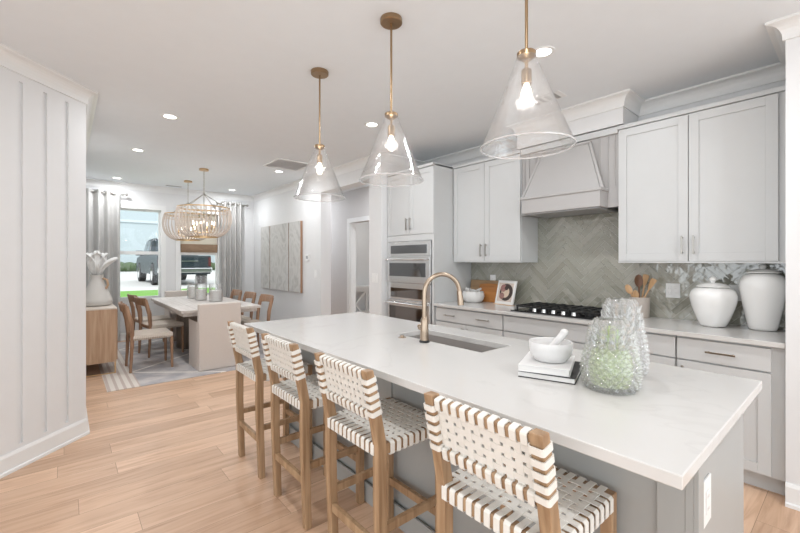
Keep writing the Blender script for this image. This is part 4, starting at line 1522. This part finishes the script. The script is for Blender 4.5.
h2 = thing('recessed_light', 'added unseen ceiling light at the far end of the side hall', 'ceiling light', (3.66, 7.7, CH))  # second unseen lamp, added to even out the hall wall
MB().lathe([(0, -0.002), (0.052, -0.002), (0.07, -0.005), (0.07, 0), (0, 0)], 28).build('lens', M_CAN, h2)
lamp(h2, (0, 0, -0.012), 12, 0.1, (0.93, 0.96, 1.0))
sl = thing('recessed_light', 'added unseen ceiling light in the study beyond the hall', 'ceiling light', (5.6, 7.3, CH))  # unseen lamp added to brighten the study and its desk
MB().lathe([(0, -0.002), (0.052, -0.002), (0.07, -0.005), (0.07, 0), (0, 0)], 28).build('lens', M_CAN, sl)
lamp(sl, (0, 0, -0.012), 8, 0.1, (1, 1, 0.98))

gv = thing('return_air_grille', 'square white louvered air grille in the ceiling', 'air vent', (2.40, 5.25, CH))
b = MB()
s_ = 0.26
b.box((-s_, -s_, -0.012), (s_, -s_ + 0.03, 0)); b.box((-s_, s_ - 0.03, -0.012), (s_, s_, 0))
b.box((-s_, -s_ + 0.03, -0.012), (-s_ + 0.03, s_ - 0.03, 0)); b.box((s_ - 0.03, -s_ + 0.03, -0.012), (s_, s_ - 0.03, 0))
b.build('frame', M_TRIM, gv)
MB().box((-s_ + 0.03, -s_ + 0.03, -0.001), (s_ - 0.03, s_ - 0.03, 0)).build('backing', mat('filter', (0.82, 0.82, 0.82), 0.9), gv)
b = MB()
for k in range(9):
    y = -s_ + 0.05 + k * 0.0525
    b.hexa([(-s_ + .03, y, -0.011), (s_ - .03, y, -0.011), (s_ - .03, y + 0.03, -0.003), (-s_ + .03, y + 0.03, -0.003),
            (-s_ + .03, y, -0.008), (s_ - .03, y, -0.008), (s_ - .03, y + 0.03, -0.0015), (-s_ + .03, y + 0.03, -0.0015)])
b.build('louvers', M_TRIM, gv)
def vent(x, y, lx, ly, label):
    t = thing('ceiling_vent', label, 'air vent', (x, y, CH))
    MB().box((-lx / 2, -ly / 2, -0.006), (lx / 2, ly / 2, 0)).build('frame', M_TRIM, t, 0.002)
    b = MB()
    n = 4
    for k in range(n):
        yy = -ly / 2 + ly * (k + 1) / (n + 1)
        b.box((-lx / 2 + 0.015, yy - ly * 0.06, -0.0075), (lx / 2 - 0.015, yy + ly * 0.06, -0.006))
    b.build('slots', M_GREY, t)
vent(3.06, 1.72, 0.15, 0.30, 'small ceiling vent between the nearest pendant and the hood crown')
vent(1.50, 8.07, 0.28, 0.11, 'small ceiling vent near the window wall')

# ------------------------------------------------------------ dining room
rug = MB().box((-1.28, -1.5, 0), (1.28, 1.5, 0.008)).build('area_rug', M_RUG, None, 0.003, loc=(1.62, 6.66, 0.0))
tag(rug, 'pale grey rug with diamond lines under the dining table', 'rug')
RZ = 0.009
tb = thing('dining_table', 'whitewashed wooden dining table in front of the windows', 'dining table', (1.61, 6.65, RZ))
tz = 0.76 - RZ
b = MB()
for (a, c) in ((-0.505, -0.31), (-0.306, -0.105), (-0.101, 0.101), (0.105, 0.306), (0.31, 0.505)):
    b.box((a, -1.03, tz - 0.035), (c, 1.03, tz))
for s in (-1, 1):
    b.box((-0.505, s * 1.033, tz - 0.035), (0.505, s * 1.14, tz))
b.build('tabletop', M_TABLEW, tb, 0.002)
b = MB()
b.box((-0.47, -1.08, tz - 0.085), (-0.44, 1.08, tz - 0.035)); b.box((0.44, -1.08, tz - 0.085), (0.47, 1.08, tz - 0.035))
b.box((-0.44, -1.08, tz - 0.085), (0.44, -1.05, tz - 0.035)); b.box((-0.44, 1.05, tz - 0.085), (0.44, 1.08, tz - 0.035))
b.build('apron', M_TABLEW, tb, 0.002)
for s in (-1, 1):
    b = MB()
    n = 40
    b.lathe([(0.25, 0), (0.25, tz - 0.085)], 72, (0, s * 0.42, 0), fn=lambda r, z, a, i: r * (1 + 0.018 * (1 if math.cos(36 * a) > 0 else -1)))
    b.build('pedestal', M_TABLEB, tb)

# dining chairs (face +X)
def make_dchair():
    t = thing('dining_chair', 'x', 'chair')
    hw = 0.235
    for s in (-1, 1):
        y = s * (hw - 0.02)
        b = MB()
        secs = [(-0.02, 0.0, 0.028), (0.0, 0.43, 0.046), (-0.015, 0.62, 0.056), (-0.065, 0.82, 0.05)]
        b.tube([(x, y, z) for x, z, w in secs], [w / 2 for _, _, w in secs], 12)
        b.build('leg', M_CHAIRW, t)
        MB().tube([(0.43, y, 0), (0.425, y, 0.44)], [0.014, 0.021], 12).build('leg', M_CHAIRW, t)
    b = MB()
    b.box((-0.0, -hw + 0.03, 0.40), (0.025, hw - 0.03, 0.44)); b.box((0.41, -hw + 0.03, 0.40), (0.435, hw - 0.03, 0.44))
    for s in (-1, 1): b.box((0.0, s * (hw - 0.008), 0.40), (0.43, s * (hw - 0.032), 0.44))
    b.build('seat_frame', M_CHAIRW, t, 0.003)
    b = MB()
    nx = 22
    for k in range(nx):
        x = 0.005 + (k + 0.5) * 0.43 / nx
        b.tube([(x, -hw - 0.004, 0.42), (x, -hw + 0.006, 0.448), (x, 0, 0.440), (x, hw - 0.006, 0.448), (x, hw + 0.004, 0.42), (x, hw - 0.01, 0.398), (x, -hw + 0.01, 0.398)], 0.0098, 6, True)
    b.build('woven_seat', M_CREAMSTRAP, t)
    # curved top rail
    b = MB()
    N_ = 14
    rings = []
    for k in range(N_ + 1):
        u = k / N_ * 2 - 1
        y = u * (hw + 0.005)
        x = -0.058 - 0.045 * (1 - u * u)
        zt, zb = 0.85, 0.725 + 0.02 * (1 - u * u)
        th = 0.011
        rings.append([b.bm.verts.new(p) for p in ((x - th - 0.012, y, zt), (x + th - 0.012, y, zt), (x + th + 0.012, y, zb), (x - th + 0.012, y, zb))])
    for k in range(N_):
        for j in range(4):
            b.bm.faces.new((rings[k][j], rings[k][(j + 1) % 4], rings[k + 1][(j + 1) % 4], rings[k + 1][j]))
    b.bm.faces.new(rings[0]); b.bm.faces.new(rings[-1])
    b.build('backrest', M_CHAIRW, t, 0.006)
    return t
dc = make_dchair()
spots = [((0.635, 6.04, RZ), math.radians(10), 'curved wooden dining chair nearest the camera, beside the sideboard'),
         ((0.90, 6.80, RZ), math.radians(9), 'curved wooden dining chair in the middle of the left side of the table'),
         ((0.88, 7.47, RZ), math.radians(6), 'curved wooden dining chair on the left side nearest the windows'),
         ((2.32, 5.99, RZ), PI, 'curved wooden dining chair nearest the kitchen on the right side of the table'),
         ((2.32, 6.70, RZ), PI, 'curved wooden dining chair in the middle of the right side of the table'),
         ((2.32, 7.38, RZ), PI, 'curved wooden dining chair on the right side nearest the windows')]
for i, (l, r_, lb) in enumerate(spots):
    if i == 0:
        dc.location = l; dc['label'] = lb; dc['group'] = 'wooden dining chairs at the table sides'
    else:
        dup(dc, l, r_, lb, 'wooden dining chairs at the table sides')

# host chairs (origin at back, facing +Y)
def host(loc, rz, label):
    t = thing('upholstered_chair', label, 'chair', loc, rz, 'upholstered chairs at the table ends')
    b = MB()
    b.box((-0.255, 0, 0.0), (0.255, 0.10, 0.835))
    b.build('backrest', M_LINEN, t, 0.015, 3)
    b = MB()
    b.box((-0.250, 0.10, 0.0), (0.250, 0.54, 0.40))
    b.build('skirt', M_LINEN, t, 0.006, 3)
    b = MB()
    b.box((-0.248, 0.102, 0.40), (0.248, 0.54, 0.48))
    b.build('seat', M_LINEN, t, 0.02, 3)
    for s in (-1, 1):
        MB().box((s * 0.255, 0.10, 0.0), (s * 0.2505, 0.53, 0.60)).build('side_panel', M_LINEN, t)
    return t
host((1.525, 5.335, RZ), 0, 'beige linen chair with its back to the kitchen at the near table end')
host((1.62, 8.15, RZ), PI, 'beige linen chair at the far table end under the windows')

# candles in glass hurricanes
def hurricane(x, y, gh, ch, r, label):
    z = 0.76
    t = thing('candle_holder', 'glass cylinder ' + label, 'candle holder', (x, y, z))
    b = MB()
    b.lathe([(0, 0), (r, 0), (r, gh), (r - 0.004, gh), (r - 0.004, 0.006), (0, 0.006)], 36, caps=False)
    b.build('glass_cylinder', M_GLASS, t)
    c = thing('pillar_candle', 'white pillar candle inside the glass cylinder ' + label, 'candle', (x, y, z + 0.007))
    MB().lathe([(0, 0), (r - 0.014, 0), (r - 0.012, ch), (r - 0.02, ch + 0.002), (0, ch - 0.004)], 32).build('wax', M_CANDLE, c)
    MB().cyl((0, 0, ch - 0.005), (0.002, 0, ch + 0.012), 0.0012, 6).build('wick', M_BLACK, c)
hurricane(1.79, 6.52, 0.27, 0.165, 0.098, 'nearest the camera on the dining table')
hurricane(1.66, 6.86, 0.39, 0.165, 0.088, 'in the middle, tallest on the dining table')
hurricane(1.63, 7.28, 0.27, 0.185, 0.080, 'nearest the windows on the dining table')

# chandeliers
NS = 36
def make_chand():
    t = thing('bead_chandelier', 'x', 'chandelier')
    MB().lathe([(0, 0), (0.062, 0), (0.064, -0.004), (0.064, -0.024), (0, -0.026)], 28).build('canopy', M_GOLD, t)
    b = MB()
    zt, zh = -0.026, -0.37
    n = 12
    for k in range(n):
        z0 = zt - (zt - zh) * (k + 0.5) / n
        pts = []
        for j in range(10):
            a = 2 * PI * j / 10
            o = 0.008 * math.cos(a)
            pts.append((o if k % 2 else 0, 0 if k % 2 else o, z0 + 0.018 * math.sin(a)))
        b.tube(pts, 0.0025, 5, True)
    b.build('chain', M_CHAIN, t)
    b = MB()
    for k in range(4):
        a = PI / 4 + k * PI / 2
        b.tube([(0, 0, zh), (0.34 * math.cos(a), 0.34 * math.sin(a), -0.575)], 0.005, 7)
    b.cyl((0, 0, zh + 0.01), (0, 0, -0.93), 0.006, 8)
    b.build('support_rods', M_CHAIN, t)
    def ring(r, z, tr, nm, m, h=0.0):
        b = MB()
        if h:
            b.lathe([(r - 0.004, z - h / 2), (r + 0.004, z - h / 2), (r + 0.004, z + h / 2), (r - 0.004, z + h / 2), (r - 0.004, z - h / 2)], 56, caps=False)
        else:
            b.tube([(r * math.cos(2 * PI * k / 48), r * math.sin(2 * PI * k / 48), z) for k in range(48)], tr, 6, True)
        b.build(nm, m, t)
    ring(0.345, -0.577, 0, 'top_ring', M_GOLD, 0.018)
    ring(0.325, -0.64, 0.004, 'inner_ring', M_GOLD)
    ring(0.19, -1.00, 0, 'bottom_ring', M_GOLD, 0.022)
    # a strand of beads
    P = []
    cps = [(0.350, -0.585), (0.372, -0.68), (0.372, -0.78), (0.335, -0.89), (0.27, -0.965), (0.195, -1.0)]
    m_ = 60
    def cat(u):
        i = min(int(u), len(cps) - 2); f = u - i
        p0, p1, p2, p3 = cps[max(i - 1, 0)], cps[i], cps[i + 1], cps[min(i + 2, len(cps) - 1)]
        return tuple(0.5 * ((2 * p1[k]) + (-p0[k] + p2[k]) * f + (2 * p0[k] - 5 * p1[k] + 4 * p2[k] - p3[k]) * f * f + (-p0[k] + 3 * p1[k] - 3 * p2[k] + p3[k]) * f ** 3) for k in range(2))
    for k in range(m_ + 1):
        x, z = cat((len(cps) - 1) * k / m_)
        P.append((x, 0, z))
    b = MB()
    b.tube(P, [0.0045 + 0.0045 * abs(math.sin(PI * k / m_ * 20)) for k in range(m_ + 1)], 6)
    s0 = b.build('bead_strand', M_BEAD, t)
    for k in range(1, NS):
        c = s0.copy()
        C.objects.link(c)
        c.rotation_euler.z = 2 * PI * k / NS
    for k in range(6):
        a = 2 * PI * k / 6
        c, s = math.cos(a), math.sin(a)
        arm = MB().tube([(0, 0, -0.93), (0.07 * c, 0.07 * s, -0.945), (0.13 * c, 0.13 * s, -0.93), (0.145 * c, 0.145 * s, -0.90)], 0.005, 7).build('arm', M_GOLD, t)
        MB().cyl((0.145 * c, 0.145 * s, -0.90), (0.145 * c, 0.145 * s, -0.83), 0.011, 10).build('candle_sleeve', M_GOLD, arm)
        MB().lathe([(0.006, 0), (0.014, 0.018), (0.013, 0.032), (0.004, 0.06), (0, 0.062)], 12, (0.145 * c, 0.145 * s, -0.83)).build('bulb', M_BULB, arm)
    lamp(t, (0, 0, -0.80), 2.4, 0.10, (0.97, 0.965, 1.0), 'POINT', 'bulb_light')
    return t
cd = make_chand()
cd.location = (1.566, 6.304, CH)
cd['label'] = 'beaded bowl chandelier nearer the kitchen over the table'
cd['group'] = 'bead chandeliers over the dining table'
dup(cd, (1.594, 7.42, CH), 0, 'beaded bowl chandelier nearer the windows, partly behind the other', 'bead chandeliers over the dining table')

# curtains and rods
def curtain(x0, x1, label, folds):
    b = MB()
    n = folds * 12
    F, K = [], []
    yc = YW - 0.10
    for k in range(n + 1):
        u = k / n
        x = x0 + (x1 - x0) * u
        y = yc + 0.042 * math.sin(2 * PI * folds * u)
        F.append((x, y))
    A_ = []
    for (x, y) in F:
        A_.append([b.bm.verts.new((x, y - 0.0015, 0.02)), b.bm.verts.new((x, y - 0.0015, 2.575)), b.bm.verts.new((x, y + 0.0015, 2.575)), b.bm.verts.new((x, y + 0.0015, 0.02))])
    for k in range(n):
        for j in range(4):
            f = b.bm.faces.new((A_[k][j], A_[k][(j + 1) % 4], A_[k + 1][(j + 1) % 4], A_[k + 1][j])); f.smooth = True
    t = thing('curtain', label, 'curtain', (0, 0, 0))
    b.build('curtain_panel', M_CURT, t)
    for k in range(folds * 2):
        u = (k + 0.5) / (folds * 2)
        x = x0 + (x1 - x0) * (k / (folds * 2))
        if k == 0: continue
        pts = [(x, yc + 0.026 * math.cos(2 * PI * j / 14), 2.53 + 0.026 * math.sin(2 * PI * j / 14)) for j in range(14)]
        MB().tube(pts, 0.004, 6, True).build('grommet', M_NICKEL, t)
    return t
def rod(x0, x1, label, fin_left):
    t = thing('curtain_rod', label, 'curtain rod', (0, 0, 0))
    MB().cyl((x0, YW - 0.10, 2.53), (x1, YW - 0.10, 2.53), 0.010, 14).build('rod', M_NICKEL, t)
    for xe, s in ((x0, -1), (x1, 1)):
        MB().sphere((xe + s * 0.018, YW - 0.10, 2.53), 0.024).build('finial', M_NICKEL, t)
    for xe in (x0 + 0.03, x1 - 0.03):
        b = MB().cyl((xe, YW - 0.10, 2.53), (xe, YW, 2.53), 0.006, 10)
        b.cyl((xe, YW - 0.006, 2.53), (xe, YW, 2.53), 0.022, 16)
        b.build('bracket', M_NICKEL, t)
curtain(0.20, 0.725, 'pale grey curtain hanging left of the left window', 4)
curtain(2.36, 2.76, 'pale grey curtain hanging right of the right window', 4)
rod(0.17, 0.80, 'short nickel rod holding the left curtain', True)
rod(2.30, 2.86, 'short nickel rod holding the right curtain', False)

# woven shade in the right window
sh = thing('roman_shade', 'woven shade half lowered in the right window behind the chandeliers', 'window shade', (2.0, YW + 0.035, 2.31))
MB().box((-0.325, -0.002, -0.62), (0.325, 0.002, 0)).build('shade_fabric', M_SHADE, sh)
b = MB()
for k in range(3):
    b.box((-0.327, -0.012 - 0.004 * k, -0.76 + 0.02 * k), (0.327, -0.004 - 0.004 * k, -0.60))
b.build('folded_hem', M_SHADEB, sh, 0.002)

# sideboard
sb = thing('sideboard', 'light wood sideboard against the dining room left wall', 'sideboard', (0.14, 5.95, 0))
MB().box((0, 0, 0.15), (0.345, 1.55, 0.795)).build('cabinet_body', M_SIDEB, sb, 0.002)
MB().box((-0.0, -0.004, 0.795), (0.352, 1.554, 0.812)).build('top', mat('pale_wood', (0.66, 0.58, 0.50), 0.5, var=0.08, vscale=6), sb, 0.002)
for k in range(3):
    d = MB().box((0.345, 0.02 + k * 0.505, 0.17), (0.358, 0.515 + k * 0.505, 0.785)).build('door', M_SIDEB, sb, 0.002)
    MB().box((0.358, 0.47 + k * 0.505, 0.42), (0.372, 0.48 + k * 0.505, 0.54)).build('handle', M_GOLD, d)
for (x, y) in ((0.01, 0.005), (0.325, 0.005), (0.01, 1.53), (0.325, 1.53)):
    MB().box((x, y, 0.009 if x > 0.1 else 0), (x + 0.016, y + 0.016, 0.15)).build('leg', M_GOLD, sb)
for y in (0.005, 1.53):
    MB().box((0.026, y, 0.009), (0.325, y + 0.016, 0.021)).build('base_bar', M_GOLD, sb)
# vase and flowers on the sideboard
vs = thing('vase', 'pale ceramic vase with tapering body on the sideboard', 'vase', (0.315, 6.38, 0.812))
MB().lathe([(0, 0), (0.12, 0), (0.155, 0.012), (0.168, 0.05), (0.160, 0.09), (0.120, 0.19), (0.078, 0.30), (0.066, 0.36), (0.074, 0.395), (0.068, 0.395), (0.058, 0.36), (0.06, 0.30), (0.10, 0.19), (0.10, 0.05), (0, 0.03)], 40).build('vase_body', mat('stone_glaze', (0.60, 0.575, 0.54), 0.6, var=0.08), vs)
b = MB()
b.tube([(0.06, -0.05, 0.35), (0.10, -0.08, 0.33), (0.11, -0.09, 0.27), (0.09, -0.075, 0.22)], 0.014, 10)
b.build('handle', M_SIDEB, vs)
fl = thing('flower_stem', 'white magnolia-like blossom standing in the sideboard vase', 'flower', (0.315, 6.38, 0.842))
MB().tube([(0, 0, 0), (0.0, 0, 0.2), (0.01, -0.005, 0.44)], 0.006, 8).build('stem', M_GRASS, fl)
M_PETAL = mat('petal', (0.85, 0.84, 0.82), 0.6)
def petal(c, ang, tilt, L_, Wd, name='petal'):
    b = MB()
    nu, nv = 8, 6
    G = []
    Mx = Matrix.Rotation(ang, 3, 'Z') @ Matrix.Rotation(tilt, 3, 'Y')
    for layer in (0, 0.003):
        g = []
        for i in range(nu + 1):
            u = i / nu
            w = Wd * math.sin(PI * min(1, (u * 0.92 + 0.06))) ** 0.7
            row = []
            for j in range(nv + 1):
                v = j / nv * 2 - 1
                p = Vector((-0.25 * L_ * math.sin(PI * u * 0.8) * (1 - 0.6 * v * v) + layer, w * v, u * L_))
                row.append(b.bm.verts.new(Vector(c) + Mx @ p))
            g.append(row)
        G.append(g)
    for g in G:
        for i in range(nu):
            for j in range(nv):
                f = b.bm.faces.new((g[i][j], g[i + 1][j], g[i + 1][j + 1], g[i][j + 1])); f.smooth = True
    for i in range(nu):
        for j in (0, nv):
            b.bm.faces.new((G[0][i][j], G[0][i + 1][j], G[1][i + 1][j], G[1][i][j]))
    for j in range(nv):
        for i in (0, nu):
            b.bm.faces.new((G[0][i][j], G[0][i][j + 1], G[1][i][j + 1], G[1][i][j]))
    b.build(name, M_PETAL, fl)
for k in range(5):
    petal((0.0, 0.0, 0.365), 2 * PI * k / 5 + 0.3, math.radians(7), 0.31, 0.10)
for k in range(5):
    petal((0.0, 0.0, 0.365), 2 * PI * k / 5 + 0.9, math.radians(27), 0.30, 0.09)
petal((0.02, -0.02, 0.40), math.radians(-40), math.radians(58), 0.30, 0.05)

# canvases on the right wall (face -X)
CV = [(7.40, 7.85, 'narrow grey canvas painting on the left, nearest the windows'),
      (6.565, 7.385, 'wide grey canvas painting in the middle of the three'),
      (6.10, 6.55, 'narrow grey canvas painting on the right, nearest the thermostat')]
for (a, c, lb) in CV:
    t = thing('canvas_painting', lb, 'painting', (XA, (a + c) / 2, 0.85), 0, 'three canvases on the dining wall')
    w_ = (c - a) / 2 - 0.006
    MB().box((-0.048, -w_, 0), (-0.044, w_, 1.21)).build('canvas', M_CANVAS, t)
    MB().box((-0.044, -w_ + 0.001, 0.001), (-0.004, w_ - 0.001, 1.209)).build('frame', M_CANFR, t)

# desk in the study beyond the hall
dk = thing('console_desk', 'white desk with crossed legs seen through the hall doorway', 'desk', (5.75, 8.3, 0))
MB().box((-0.65, -0.28, 0.71), (0.65, 0.28, 0.755)).build('desktop', M_TRIM, dk, 0.003)
b = MB(); b.box((-0.6, -0.24, 0.62), (0.6, 0.24, 0.71)); b.build('apron', M_TRIM, dk)
for x0 in (-0.60, 0.02):
    b = MB()
    b.bar((x0, -0.22, 0.03), (x0 + 0.58, -0.22, 0.61), 0.03, 0.045)
    b.bar((x0 + 0.58, -0.19, 0.03), (x0, -0.19, 0.61), 0.03, 0.045)
    b.build('cross_brace', M_TRIM, dk)
for x in (-0.62, 0.0, 0.58):
    for y in (-0.24, 0.20):
        MB().box((x, y, 0), (x + 0.04, y + 0.04, 0.62)).build('leg', M_TRIM, dk)
MB().box((-0.6, -0.22, 0.10), (0.6, 0.22, 0.13)).build('shelf', M_TRIM, dk)
